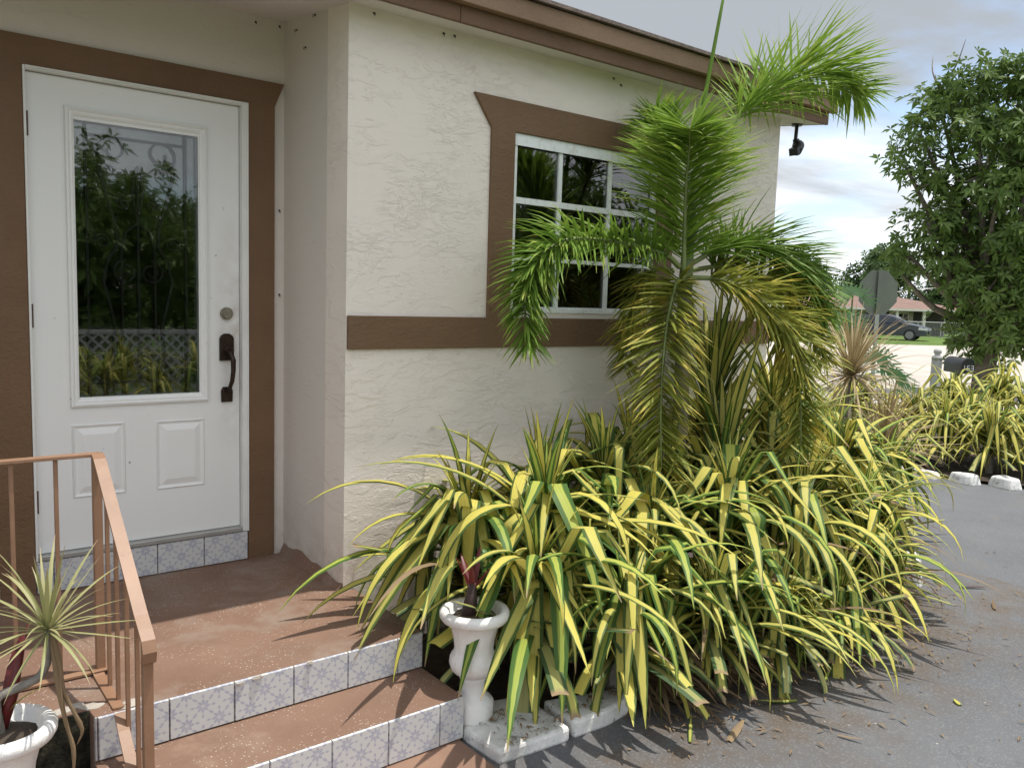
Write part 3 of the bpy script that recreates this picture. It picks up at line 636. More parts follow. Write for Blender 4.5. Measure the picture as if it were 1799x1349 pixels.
# ================================================================== STRAP LEAVES
def strap(L, wd, a0, curl, kink=None, kang=0, blunt=False, fold=.35, seed=0, nseg=10, kroll=0):
    """strap leaf rooted at the origin, bending outwards in +X; angle from vertical grows with curl"""
    rr = random.Random(seed); mb = MB(); ang = a0; p = Vector((0, 0, 0)); side = rr.uniform(-.25, .25); yaw = 0
    rows = []
    ss = [k/nseg for k in range(nseg+1)]
    if kink:
        i = min(range(1, nseg), key=lambda q: abs(ss[q]-kink)); kk = i
    for k, s_ in enumerate(ss):
        if k:
            if kink and k in (kk, kk+1): ang += kang*.5; yaw += kroll*.5
            else: ang += curl/nseg*(1+.6*s_)
            ang = min(ang, math.pi*.99)
            d = Vector((math.sin(ang)*math.cos(yaw), math.sin(ang)*math.sin(yaw)+side*.35*s_*math.sin(ang), math.cos(ang)))
            p = p+d.normalized()*(L/nseg)
        else: d = Vector((math.sin(ang), 0, math.cos(ang)))
        if blunt: prof = min(1, .72+s_*1.2) if s_ < .98 else .97
        else: prof = min(1, .70+s_*1.6)*(1-max(0, (s_-.45)/.55)**1.7)
        hw = max(.0015, wd/2*prof)
        t = d.normalized(); b = Vector((-math.sin(yaw), math.cos(yaw), 0)); nrm = b.cross(t); nrm = -nrm if False else nrm
        fo = fold*(1-.5*s_)
        if kink and abs(k-kk) <= 0: fo = .02
        jag = rr.uniform(-.02, .02) if (blunt and k == nseg) else 0
        rows.append((p-b*hw*math.cos(fo)-nrm*hw*math.sin(fo)*-1, p+t*jag, p+b*hw*math.cos(fo)+nrm*hw*math.sin(fo)))
    vts = []
    for a_, c_, b_ in rows: vts += [a_, c_, b_]
    mb.v = [tuple(x) for x in vts]
    for k in range(nseg):
        for j in range(2):
            i = k*3+j; mb.f.append((i, i+1, i+4, i+3)); mb.uv += [(j/2, ss[k]), ((j+1)/2, ss[k]), ((j+1)/2, ss[k+1]), (j/2, ss[k+1])]
    return mb.mesh('leaf', True)
LM = {k: [] for k in ('in', 'mid', 'kink', 'out', 'skirt')}
sd = 0
for q in range(9): sd += 1; LM['in'].append(strap(1.0, .072, R(random.uniform(4, 14)), R(random.uniform(10, 45)), seed=sd))
for q in range(10): sd += 1; LM['mid'].append(strap(1.0, .084, R(random.uniform(14, 30)), R(random.uniform(55, 125)), seed=sd, nseg=11))
for q in range(14): sd += 1; LM['kink'].append(strap(1.0, .092, R(random.uniform(6, 38)), R(random.uniform(5, 34)), random.uniform(.30, .62), R(random.uniform(85, 140)), seed=sd, nseg=11, kroll=random.uniform(-.5, .5)))
for q in range(10): sd += 1; LM['out'].append(strap(1.0, .074, R(random.uniform(40, 62)), R(random.uniform(55, 110)), seed=sd, nseg=10, fold=.25))
for q in range(10): sd += 1; LM['skirt'].append(strap(.66, .085, R(random.uniform(55, 88)), R(random.uniform(10, 60)), blunt=(q % 10 < 7), seed=sd, nseg=6, fold=.3))
LMM = {}
def leaf_mesh(kind, mat):
    i = random.randrange(len(LM[kind])); key = (kind, i, mat)
    if key not in LMM:
        me = LM[kind][i].copy(); me.name = 'leaf'; me.materials.append(M[mat]); LMM[key] = me
    return LMM[key]
def strap_plant(x, y, hz, L, n, label, group, base=G, tilt=(0, 0), green=.25, skirt=.25, ups=.08, wscale=1.0, dirs=None, wallguard=True, inl=.66):
    e = empty('variegated_screw_pine', (x, y, base), label, 'plant', group)
    hd = Vector((tilt[0], tilt[1], hz))
    MB().tube([(0, 0, 0), hd*.5+Vector((.01, .01, 0)), hd], [.035, .032, .022], 7).build('stem', 'stem_grey', e)
    ga = 2.399963; ph = random.random()*6.28
    for k in range(n):
        f_ = k/(n-1)                                   # 0 = innermost, 1 = lowest
        if f_ < ups: kind = 'in'
        elif f_ < ups+.2: kind = random.choice(('in', 'mid', 'kink', 'kink'))
        elif f_ < 1-skirt: kind = random.choice(('mid', 'kink', 'kink', 'kink', 'out'))
        else: kind = random.choice(('skirt', 'skirt', 'skirt', 'out'))
        r_ = random.random()
        mat = 'leaf_skirt' if (kind == 'skirt' and r_ < .6) else ('leaf_greenish' if r_ < green+(.25 if f_ < .12 else 0) else 'leaf_yellow')
        dead = f_ > .93 and random.random() < .35
        if dead: mat = 'dead_leaf'; kind = 'out'
        az = ph+k*ga+random.uniform(-.25, .25)
        ln = L*random.uniform(.68, 1.1)*(.66+.38*min(1, f_*3.2))
        if wallguard:                                  # the wall stops the leaves that lean that way
            if math.sin(az) > 0:
                room = (-.70-(y+hd.y))/max(.05, math.sin(az))
                if room < ln*.62:
                    if kind in ('out', 'skirt', 'mid', 'kink'): az = -az if random.random() < .72 else az
                    if math.sin(az) > 0: kind = 'in'; ln = min(ln, max(.3, room*1.6))
        if dirs: az = dirs[0]+random.gauss(0, dirs[1]) if random.random() < dirs[2] else az
        if kind == 'in': ln *= inl
        zb = hd*(1-.55*max(0, f_-.1))
        wd = wscale*random.uniform(.72, 1.15)*(.5 if dead else 1)
        mw = Matrix.Translation(zb) @ Matrix.Rotation(az, 4, 'Z') @ Matrix.Rotation(R(random.uniform(-7, 7)), 4, 'Y') @ Matrix.Diagonal((ln, ln*wd, ln, 1))
        inst('leaf', leaf_mesh(kind, mat), e, mw)
    return e
GB = 'variegated screw pines in the bed by the house'
BED = [ # x, y, head height, leaf length, count, tilt, label, extra
 (1.72, -1.30, .72, .76, 64, (.03, -.02), 'yellow striped plant with tall folded leaves just behind the urn', {}),
 (1.56, -1.05, .62, .80, 52, (-.05, -.03), 'yellow striped plant against the wall whose leaves sprawl left onto the porch', dict(dirs=(R(195), .5, .35))),
 (1.58, -1.44, .50, .70, 44, (-.01, -.05), 'yellow striped plant with leaves hanging over the urn rim', dict(dirs=(R(235), .6, .2))),
 (2.22, -1.20, .80, .76, 60, (0, 0), 'yellow striped plant at the wall left of the palm trunk', {}),
 (1.86, -1.66, .40, .62, 60, (0, -.05), 'greener striped plant low at the front above the white kerb blocks', dict(green=.6)),
 (2.26, -1.46, .62, .68, 56, (0, -.02), 'yellow striped plant in the middle of the bed in front of the palm trunk', {}),
 (2.32, -1.74, .34, .60, 60, (0, -.06), 'short-cut striped plant at the front edge right of the kerb blocks', dict(green=.45, skirt=.4)),
 (2.74, -1.52, .68, .72, 60, (0, -.02), 'large yellow striped plant under the drooping middle palm frond', {}),
 (2.66, -1.84, .26, .56, 56, (.02, -.06), 'low striped plant with blunt cut leaves at the driveway edge', dict(skirt=.5)),
 (3.10, -1.64, .54, .68, 60, (0, -.03), 'yellow striped plant right of centre in the front row of the bed', {}),
 (3.10, -1.88, .22, .54, 52, (.02, -.05), 'low striped plant with dry brown skirt on the driveway edge, right of centre', dict(skirt=.5)),
 (3.48, -1.46, .62, .70, 56, (.02, -.02), 'yellow striped plant below the right yellowing palm frond', {}),
 (3.62, -1.76, .30, .58, 56, (.03, -.04), 'striped plant with bent leaves near the right end of the bed front', dict(skirt=.4)),
 (3.98, -1.50, .46, .66, 58, (.05, -.03), 'rightmost yellow striped plant of the bed, leaves reaching over the driveway', dict(dirs=(R(-25), .7, .3))),
 (3.18, -1.04, 1.08, .72, 60, (0, -.02), 'tall yellow striped plant against the wall right of the palm trunk', dict(ups=.30, inl=1.05, green=.12)),
 (3.72, -1.08, .95, .70, 56, (0, -.02), 'tall yellow striped plant by the house corner behind the right fronds', dict(ups=.25, inl=1.0, green=.12)),
 (4.34, -1.14, .66, .70, 54, (.03, 0), 'yellow striped plant beyond the house corner at the driveway bend', dict(wallguard=False)),
 (1.98, -1.00, .74, .70, 44, (0, 0), 'yellow striped plant pressed against the wall below the window edge', {}),
 (2.62, -.98, .86, .70, 46, (0, 0), 'yellow striped plant squeezed between the palm trunk and the wall', {}),
 (2.98, -1.30, .80, .72, 50, (0, 0), 'tall yellow striped plant just right of the palm trunk', dict(ups=.22, inl=1.05, green=.12)),
 (4.70, -1.00, .62, .72, 50, (.03, 0), 'yellow striped plant farthest along the bed past the corner', dict(wallguard=False)),
 (5.25, -1.00, .48, .66, 46, (.03, 0), 'yellow striped plant below the browner dracaena near the island', dict(wallguard=False)),
 (5.02, -.66, .60, .70, 44, (0, 0), 'dark green striped plant beneath the two dry dracaenas', dict(wallguard=False, green=.85, ups=.5)),
]
for x, y, h_, L, n, tl, lab, ex in BED: strap_plant(x, y, h_*1.0, L*1.12, int(n*1.75), lab, GB, G+.02, tl, **ex)
GI = 'variegated screw pines in the island bed'
ISL = [(8.36, .42, .38, 'striped plant at the left end of the island bed'), (8.62, -.02, .40, 'striped plant second from the left along the island stones'), (8.45, .95, .46, 'striped plant at the far left corner of the island behind the dracaenas'), (9.0, 1.15, .52, 'striped plant at the back left of the island, left of the mailbox'), (8.92, .46, .48, 'striped plant behind the left island pair, below the mailbox'),
       (8.72, -.46, .36, 'striped plant in the middle of the island front above the white stones'), (9.22, -.02, .46, 'striped plant in the centre of the island bed'), (9.10, -.82, .38, 'striped plant at the right end of the island front, at the picture edge'),
       (9.75, .42, .62, 'tall striped plant at the back of the island in front of the mailbox'), (10.2, .05, .66, 'tall striped plant at the back right of the island under the tree'), (9.65, -.45, .50, 'striped plant right of the island centre near the picture edge')]
for x, y, h_, lab in ISL: strap_plant(x-.22, y, h_*1.1, .84, 84, lab, GI, G+.03, (0, 0), green=.1, skirt=.32, wallguard=False, wscale=.8)
# island edging stones
def stone(x, y, rz, s, label):
    rr = random.Random(int(x*1000)); mb = MB()
    pl = [(-.5, -.42), (-.3, -.5), (.32, -.5), (.5, -.38), (.48, .36), (.3, .5), (-.34, .48), (-.5, .34)]
    mb.prism([(a_*s[0]*(1+rr.uniform(-.08, .08)), b_*s[1]*(1+rr.uniform(-.1, .1))) for a_, b_ in pl], 'z', -.01, s[2])
    n_ = len(pl)
    for i in range(n_, 2*n_): vx = mb.v[i]; mb.v[i] = (vx[0]*.80, vx[1]*.76, vx[2]+rr.uniform(-.015, .01))
    o = mb.build('edging_stone', 'white_paint_stone', None, bevel=.02); o.location = (x, y, G); o.rotation_euler = (0, 0, rz)
    return tag(o, label, 'stone', 'white painted edging stones of the island')
ords = ['leftmost', 'second from the left', 'third from the left', 'fourth from the left', 'fifth from the left', 'sixth from the left', 'rightmost']
SP = [(7.98, .93, 1.75), (7.86, .58, 1.62), (7.82, .22, 1.58), (7.83, -.12, 1.5), (7.92, -.46, 1.25), (8.06, -.78, 1.1), (8.24, -1.10, 1.0)]
for (x, y, rz), od in zip(SP, ords): stone(x, y, rz, (.29, .19, .085+.018*math.sin(x*40)), 'white painted edging stone of the island bed, '+od)
stone(4.48, -1.60, .5, (.26, .18, .16), 'white edging stone half hidden under leaves at the right end of the bed')

# ================================================================== PALM
palm = empty('foxtail_palm', (2.73, -1.22, G), 'young foxtail palm with arching bushy fronds in front of the window', 'palm')
PB = Vector((2.73, -1.22, G))
mb = MB(); mb.tube([(0, 0, 0), (.005, .0, .6), (.02, .02, 1.2), (.03, .04, 1.75)], [.055, .046, .040, .034], 12)
mb.build('trunk', 'palm_trunk', palm, True)
MB().tube([(.03, .04, 1.70), (.045, .045, 1.95), (.07, .05, 2.2), (.085, .055, 2.42)], [.038, .030, .020, .010], 10).build('crownshaft', 'crownshaft', palm, True)
MB().tube([(.085, .055, 2.35), (.13, .06, 2.7), (.20, .05, 3.10), (.275, .04, 3.52)], [.012, .012, .009, .002], 6).build('spear_leaf', 'palm_green', palm, True)
def catmull(P, n):
    P = [Vector(p) for p in P]; P = [P[0]*2-P[1]]+P+[P[-1]*2-P[-2]]; out = []
    segs = len(P)-3
    for i in range(n+1):
        t = i/n*segs; k = min(int(t), segs-1); t -= k
        a_, b_, c_, d_ = P[k:k+4]
        out.append(.5*((2*b_)+(-a_+c_)*t+(2*a_-5*b_+4*c_-d_)*t*t+(-a_+3*b_-3*c_+d_)*t**3))
    return out
def frond(pts, mat, ll=.36, n=86, start=.14, droop=.5, seed=0, label=None, per=2, wd=.0135, plume=1.0):
    rr = random.Random(seed); cv = catmull([Vector(p)-PB for p in pts], 60)
    rad = [.013*(1-.85*k/60)+.0015 for k in range(61)]
    o = MB().tube(cv, rad, 6).build('frond', 'palm_rachis', palm, True)
    if label: o['label'] = label
    mb = MB()
    for k in range(n):
        s_ = start+(1-start)*(k+rr.random()*.8)/n; s_ = min(s_, .995); i = int(s_*60); p = cv[i].lerp(cv[min(i+1, 60)], s_*60-i)
        t = (cv[min(i+1, 60)]-cv[max(i-1, 0)]).normalized()
        sd_ = t.cross(Vector((0, 0, 1)));
        if sd_.length < .15: sd_ = t.cross(Vector((.6, .8, 0)))
        sd_.normalize(); up_ = sd_.cross(t).normalized()
        for sg in (-1, 1):
            for q in range(per):
                th = ((36, -16, 62)[q]+rr.gauss(0, 17))*plume        # ranks of leaflets leaving the rachis at set angles
                d = (sd_*sg*math.cos(R(th))+up_*math.sin(R(th))).normalized()
                d = (d*1.0+t*rr.uniform(.45, .85)).normalized()
                env = .55+.62*math.sin(min(1, (s_-start)/(1-start)*1.12+.12)*math.pi*.92); l = 1.22*ll*env*rr.uniform(.75, 1.15)
                w_ = wd*rr.uniform(.75, 1.15); bn = d.cross(Vector((0, 0, 1))); bn = bn.normalized() if bn.length > .05 else sd_
                bn = (bn*math.cos(rr.uniform(-.8, .8))+d.cross(bn)*math.sin(rr.uniform(-.9, .9))).normalized()
                base = len(mb.v); pp = p.copy(); dd = d.copy(); ns = 4
                for j in range(ns+1):
                    u_ = j/ns; hw = w_/2*(.45, 1.0, .95, .62, .08)[j]
                    mb.v.append(tuple(pp-bn*hw)); mb.v.append(tuple(pp+bn*hw))
                    dd = (dd+Vector((0, 0, -1))*droop*.34*(u_+.25)).normalized(); pp = pp+dd*l/ns
                for j in range(ns):
                    i0 = base+2*j; mb.f.append((i0, i0+1, i0+3, i0+2)); mb.uv += [(0, j/ns), (1, j/ns), (1, (j+1)/ns), (0, (j+1)/ns)]
    lf = mb.build('leaflets', mat, o, True); lf['kind'] = 'stuff'
    return o
C0 = Vector((-0.549, -3.974, 1.332))
FR = [
 ('palm_bright', [(2.72, -1.20, 1.50), (2.70, -1.21, 1.72), (2.66, -1.24, 1.92), (2.62, -1.28, 2.07), (2.56, -1.33, 2.16)], .285, 165, .06, .34, 'upright bright green frond standing in the middle'),
 ('palm_bright', [(2.78, -1.17, 1.61), (2.99, -1.17, 2.03), (3.13, -1.16, 2.32), (3.27, -1.18, 2.45), (3.45, -1.23, 2.57), (3.62, -1.31, 2.63), (3.73, -1.40, 2.58), (3.80, -1.48, 2.50)], .30, 125, .28, .36, 'long frond reaching right across the eave'),
 ('palm_green', [(2.76, -1.12, 1.62), (2.83, -1.00, 2.00), (2.82, -.93, 2.22), (2.74, -.92, 2.30)], .22, 60, .35, .45, 'short dark frond behind in the shade of the eave'),
 ('palm_green', [(2.70, -1.19, 1.52), (2.58, -1.18, 1.58), (2.30, -1.13, 1.62), (2.01, -1.10, 1.61), (1.86, -1.08, 1.50), (1.78, -1.10, 1.33), (1.78, -1.13, 1.13)], .19, 150, .14, .60, 'frond arching left across the window'),
 ('palm_olive', [(2.70, -1.15, 1.50), (2.68, -1.03, 1.50), (2.64, -.96, 1.36), (2.60, -.95, 1.16), (2.58, -.96, .98)], .16, 60, .2, .5, 'short frond hanging in front of the wall behind the others'),
 ('palm_green', [(2.76, -1.17, 1.52), (2.98, -1.22, 1.63), (3.18, -1.26, 1.66), (3.38, -1.34, 1.60), (3.53, -1.41, 1.48), (3.60, -1.47, 1.30)], .235, 140, .10, .40, 'frond arching right at window-sill height'),
 ('palm_olive', [(2.74, -1.22, 1.47), (2.84, -1.34, 1.46), (2.96, -1.45, 1.39), (3.09, -1.54, 1.25), (3.15, -1.59, 1.10), (3.17, -1.62, .88), (3.17, -1.64, .64)], .21, 145, .10, .36, 'yellowing frond drooping to the right'),
 ('palm_olive', [(2.77, -1.15, 1.50), (3.10, -1.18, 1.54), (3.36, -1.29, 1.46), (3.55, -1.39, 1.28), (3.64, -1.46, 1.05)], .20, 90, .16, .42, 'olive frond behind the drooping right one'),
 ('palm_olive', [(2.70, -1.22, 1.47), (2.57, -1.29, 1.43), (2.45, -1.35, 1.26), (2.36, -1.41, 1.03), (2.33, -1.44, .80), (2.33, -1.46, .58)], .195, 140, .12, .28, 'yellowing frond hanging straight down in the middle'),
]
for i, (mt, pts, ll, n, st_, dr, lb) in enumerate(FR): frond(pts, mt, ll, n, st_, dr, 100+i, lb)

# ================================================================== DRACAENAS, FAN PALM, URN PLANTS
DL = [strap(1.0, .040, R(random.uniform(4, 20)), R(random.uniform(4, 38)), seed=300+q, nseg=6, fold=.5) for q in range(8)]
for k, lm in enumerate(DL): pass
DLM = {}
def dracaena(name, loc, heads, n, L, mat, label, stem, group=None, wide=1.0):
    e = empty(name, loc, label, 'plant', group)
    for pts in stem: MB().tube(catmull(pts, 10), [.012]*11, 7).build('stem', 'stem_grey', e, True)
    for h_ in heads:
        ph = random.random()*6
        for k in range(n):
            f_ = (k+.5)/n; i = random.randrange(8)
            if (i, mat) not in DLM:
                me = DL[i].copy(); me.name = 'leaf'; me.materials.append(M[mat]); DLM[(i, mat)] = me
            el = R(4+f_**1.3*112+random.uniform(-8, 8)); az = ph+k*2.4; ln = L*random.uniform(.75, 1.1)
            inst('leaf', DLM[(i, mat)], e, Matrix.Translation(h_) @ Matrix.Rotation(az, 4, 'Z') @ Matrix.Rotation(el-R(12), 4, 'Y') @ Matrix.Diagonal((ln, ln*wide, ln, 1)))
    return e
dracaena('dracaena', (-.292, -1.425, G+.42), [Vector((.118, -.012, .275))], 50, .26, 'dracaena_leaf', 'spiky pale dracaena on a bent grey stem in the left urn',
         [[(.0, 0, .0), (-.01, .0, .10), (.03, -.01, .125), (.085, -.012, .14), (.112, -.012, .18), (.118, -.012, .275)]], 'thin-leaved dracaenas', 1.15)
dracaena('dracaena', (5.60, -.52, G), [Vector((0, 0, 1.14))], 150, .62, 'dracaena_dry', 'taller straw-coloured spiky dracaena beyond the house corner', [[(0, 0, 0), (.03, 0, .4), (.0, .02, .8), (0, 0, 1.22)]], 'thin-leaved dracaenas', .7)
dracaena('dracaena', (5.64, -.80, G), [Vector((0, 0, .60))], 140, .58, 'dracaena_dry', 'lower browner spiky dracaena in front of the straw-coloured one', [[(0, 0, 0), (.0, .01, .3), (0, 0, .63)]], 'thin-leaved dracaenas', .7)
# hanging dry leaves and other shoots in the left urn
e = empty('burgundy_cordyline', (-.30, -1.415, G+.42), 'dark burgundy stub with a green and a yellow leaf in the left urn', 'plant')
MB().tube([(.01, .01, 0), (.035, .0, .10), (.060, -.005, .23)], [.014, .018, .010], 8).build('stem', 'cordyline_leaf', e, True)
for az, el, ln, mt in ((-30, 25, .13, 'leaf_yellow'), (170, 20, .28, 'green_leaf'), (60, 10, .26, 'cordyline_leaf'), (120, 30, .2, 'green_leaf')):
    me = strap(1, .16, R(6), R(30), seed=az, nseg=6); me.materials.append(M[mt])
    inst('leaf', me, e, Matrix.Translation((.02, 0, .05)) @ Matrix.Rotation(R(az), 4, 'Z') @ Matrix.Rotation(R(el), 4, 'Y') @ Matrix.Diagonal((ln, ln, ln, 1)))
hang = MB()
for pts in ([(-.17, -1.44, .40), (-.155, -1.46, .30), (-.145, -1.465, .20), (-.12, -1.47, .13), (-.10, -1.47, .07), (-.115, -1.47, .03)], [(-.17, -1.44, .38), (-.158, -1.47, .22), (-.14, -1.47, .10), (-.125, -1.48, .02), (-.13, -1.48, -.10)]):
    hang.tube(catmull(pts, 14), [.005, .006, .007, .008, .008, .007, .006, .006, .005, .006, .007, .006, .004, .003, .001], 5)
tag(hang.build('dangling_dry_leaf', 'dead_leaf', None, True), 'dry brown leaf strands dangling from the dracaena over the mouldy block', 'leaf')
# right urn: red cordyline stub and a small vine
e = empty('red_cordyline', (1.240, -1.500, G+.463), 'red cordyline stub with dark bark in the right urn', 'plant')
MB().tube([(-.01, 0, -.01), (-.004, 0, .05), (.0, .0, .115)], [.034, .024, .016], 9).build('stem', 'stem_dark', e, True)
for az, el, ln in ((20, 2, .17), (140, 12, .15), (-60, 24, .15), (-130, 10, .13), (80, 30, .16)):
    me = strap(1, .20, R(6), R(14), seed=az, nseg=6, fold=.7); me.materials.append(M['cordyline_leaf'])
    inst('leaf', me, e, Matrix.Translation((0, 0, .09)) @ Matrix.Rotation(R(az), 4, 'Z') @ Matrix.Rotation(R(el), 4, 'Y') @ Matrix.Diagonal((ln, ln, ln, 1)))
e = empty('creeping_vine', (1.29, -1.50, G+.463), 'small green vine sprig climbing beside the red stub in the urn', 'plant')
MB().tube(catmull([(0, 0, 0), (.01, .0, .08), (.03, .01, .16), (.02, .0, .24)], 8), .003, 5).build('stem', 'green_leaf', e)
for q in range(22):
    me = strap(1, .62, R(30), R(40), seed=q, nseg=4, fold=.2) if q < 4 else me0[q % 4]
    if q < 4:
        me.materials.append(M['green_leaf']); me0 = (me0 if q else [])+[me]
    z = .02+.22*random.random(); ln = random.uniform(.025, .045)
    inst('leaf', me, e, Matrix.Translation((.015+random.uniform(-.02, .03), random.uniform(-.02, .02), z)) @ Matrix.Rotation(random.random()*6.28, 4, 'Z') @ Matrix.Diagonal((ln, ln, ln, 1)))
# fan palm beyond the corner
fp = empty('fan_palm', (6.9, .25, G), 'small dark green fan palm between the house corner and the stop sign', 'palm')
MB().tube([(0, 0, 0), (.02, 0, .5), (0, .0, .75)], [.07, .06, .05], 10).build('trunk', 'palm_trunk', fp, True)
def fan(tip, face, size, seed):
    rr = random.Random(seed); hub = Vector(tip); base = Vector((0, 0, .72))
    MB().tube(catmull([base, base.lerp(hub, .5)+Vector((0, 0, .08)), hub], 8), .009, 6).build('leaf_stalk', 'palm_rachis', fp)
    out = (hub-base).normalized(); fz = Vector(face).normalized(); sdv = out.cross(fz).normalized(); out = fz.cross(sdv).normalized()
    mb = MB(); n = 26
    for k in range(n):
        th = R(-135+270*k/(n-1)); d = out*math.cos(th)+sdv*math.sin(th); w_ = sdv*math.cos(th)-out*math.sin(th); l = size*rr.uniform(.85, 1.05)*(1-.22*abs(th)/2.4)
        b0 = len(mb.v)
        for j, (s_, hw) in enumerate(((.02, .005), (.35, .012), (.62, .011), (.85, .006), (1.0, .001))):
            c_ = hub+d*l*s_+fz*(.03 if j % 2 else 0)-Vector((0, 0, 1))*l*.28*s_*s_*rr.uniform(.6, 1.3)
            mb.v += [tuple(c_-w_*hw), tuple(c_+w_*hw)]
        for j in range(4):
            i0 = b0+2*j; mb.f.append((i0, i0+1, i0+3, i0+2)); mb.uv += [(0, j/4), (1, j/4), (1, (j+1)/4), (0, (j+1)/4)]
    mb.build('fan_leaf', 'fan_leaf', fp, True)
fan((.02, .02, 1.80), (-.35, -.55, .8), .34, 1); fan((.44, -.24, 1.02), (-.2, -.6, .8), .34, 2); fan((-.30, -.10, 1.55), (-.5, -.3, .8), .34, 3)
fan((.16, .20, 1.45), (-.3, -.3, .9), .32, 4); fan((-.15, -.35, 1.2), (-.4, -.6, .7), .32, 5)

# ================================================================== STREET THINGS
ss = empty('stop_sign', (13.03, 3.28, G), 'back of an octagonal stop sign on a steel post beyond the house corner', 'sign', None, R(-25))
oc = [(.40*math.cos(R(22.5+45*k)), 1.965+.40*math.sin(R(22.5+45*k))) for k in range(8)]
MB().prism(oc, 'y', 0, .004).build('sign_plate', 'sign_back', ss)
mb = MB(); mb.box(-.03, .03, -.028, -.002, 0, 2.33); mb.build('post', 'steel', ss)
MB().box(-.045, .045, -.034, -.0285, 1.6, 2.34).build('post_bracket', 'sign_back', ss)
mbx = empty('mailbox', (11.95, 1.42, G), 'black arched mailbox with white house number above the island plants', 'mailbox', None, R(-38))
MB().box(-.05, .05, -.05, .05, 0, .80).build('post', 'wood_pole', mbx)
arch = [(-.095, .80), (.095, .80), (.095, .93)]+[(.095*math.cos(R(a_)), .93+.095*math.sin(R(a_))) for a_ in range(15, 180, 15)]+[(-.095, .93)]
mb = MB(); mb.prism(arch, 'y', -.27, .22); mb.build('mailbox_body', 'mailbox_black', mbx, bevel=.006)
MB().prism([(p[0]*.93, .80+(p[1]-.80)*.96+.004) for p in arch], 'y', -.275, -.2705).build('mailbox_door', 'mailbox_black', mbx)
def digit(segs, x0, z0, w_, h_, mb):
    t = .009
    R_ = {'t': (0, w_, h_-t, h_), 'm': (0, w_, h_/2-t/2, h_/2+t/2), 'b': (0, w_, 0, t), 'tl': (0, t, h_/2, h_), 'tr': (w_-t, w_, h_/2, h_), 'bl': (0, t, 0, h_/2), 'br': (w_-t, w_, 0, h_/2), 'c': (w_/2-t/2, w_/2+t/2, 0, h_)}
    for i, s_ in enumerate(segs): a_, b_, c_, d_ = R_[s_]; mb.box(x0+a_, x0+b_, -.2785-.0002*i, -.2755, z0+c_, z0+d_)
mb = MB(); digit(['c'], -.075, .845, .036, .075, mb); digit(['t', 'm', 'b', 'tl', 'bl', 'br'], -.022, .845, .04, .075, mb); digit(['t', 'm', 'b', 'tr', 'br'], .034, .845, .04, .075, mb)
mb.build('house_number', 'number_white', mbx)
gp_ = empty('gate_post', (11.72, 1.62, G), 'short pale post with a rounded cap beside the mailbox', 'post')
MB().box(-.055, .055, -.055, .055, 0, .98).build('shaft', 'post_stone', gp_, bevel=.006)
MB().lathe([(.0, .98), (.075, .98), (.075, 1.02), (.04, 1.035), (.035, 1.05), (.055, 1.075), (.055, 1.11), (.03, 1.135), (.0, 1.14)], 14).build('cap', 'post_stone', gp_, True)
# neighbour's house
nh = empty('neighbour_house', (56.5, 24.8, G), 'low house across the street with brown hip roof and shaded porch', 'house', None, R(-38.3))
MB().box(-9, 4.0, 1.6, 8, 0, 1.85).build('wall', 'neighbour_wall', nh)
mb = MB(); ev = [(-9.6, -.5), (4.6, -.5), (4.6, 8.6), (-9.6, 8.6)]; rd = [(-4.6, 4), (-.2, 4)]
e4 = [(x, y, 1.84) for x, y in ev]; r_ = [(x, y, 3.0) for x, y in rd]
mb.quad([e4[0], e4[1], r_[1], r_[0]]); mb.quad([e4[1], e4[2], r_[1]]); mb.quad([e4[2], e4[3], r_[0], r_[1]]); mb.quad([e4[3], e4[0], r_[0]]); mb.quad(e4)
mb.build('roof', 'neighbour_roof', nh)
MB().box(-9.65, 4.65, -.56, -.505, 1.70, 1.86).build('fascia', 'neighbour_trim', nh)
MB().box(4.601, 4.65, -.505, 8.6, 1.70, 1.86).build('fascia', 'neighbour_trim', nh)
for x in (-6.5, -3.4, -.35, 1.55): MB().box(x-.09, x+.09, -.32, -.14, 0, 1.80).build('porch_column', 'neighbour_trim', nh)
for x0, x1 in ((-2.6, -1.3), (.55, 1.35), (-6, -4.4)):
    wv = MB().box(x0, x1, 1.56, 1.598, .35, 1.6).build('window', 'neighbour_trim', nh)
    xm = (x0+x1)/2
    for a_, b_ in ((x0+.08, xm-.04), (xm+.04, x1-.08)): MB().box(a_, b_, 1.545, 1.558, .45, 1.5).build('pane', 'car_glass', wv)
MB().box(-.95, -.1, 1.55, 1.598, 0, 1.6).build('door', 'neighbour_dark', nh)
MB().box(-1.25, -1.0, 1.2, 1.45, .0, .8).build('porch_chair_back', 'neighbour_red', nh)
MB().box(-9, -2.7, 1.57, 1.597, .02, 1.8).build('dark_wall_panel', 'neighbour_dark', nh)  # near-black panels laid over parts of the neighbour's front wall
MB().box(1.7, 3.9, 1.57, 1.597, .02, 1.8).build('dark_wall_panel', 'neighbour_dark', nh)
cf = empty('chain_fence', (53.6, 21.6, G), 'low grey chain-link fence beside the parked car', 'fence', None, R(-38.3))
for x in (-2, -.5, 1.0, 2.5, 4.0): MB().tube([(x, 0, 0), (x, 0, 1.05)], .04, 6).build('fence_post', 'steel', cf)
MB().tube([(-2, 0, 1.02), (4, 0, 1.02)], .03, 6).build('top_rail', 'steel', cf)
mb = MB()
for k in range(64): mb.tube([(-2+k*.095, 0, .02), (-2+k*.095, 0, 1.0)], .006, 3, False)
for k in range(10): mb.tube([(-2, 0, .05+k*.1), (4, 0, .05+k*.1)], .006, 3, False)
o = mb.build('mesh_wire', 'steel', cf); o['kind'] = 'stuff'
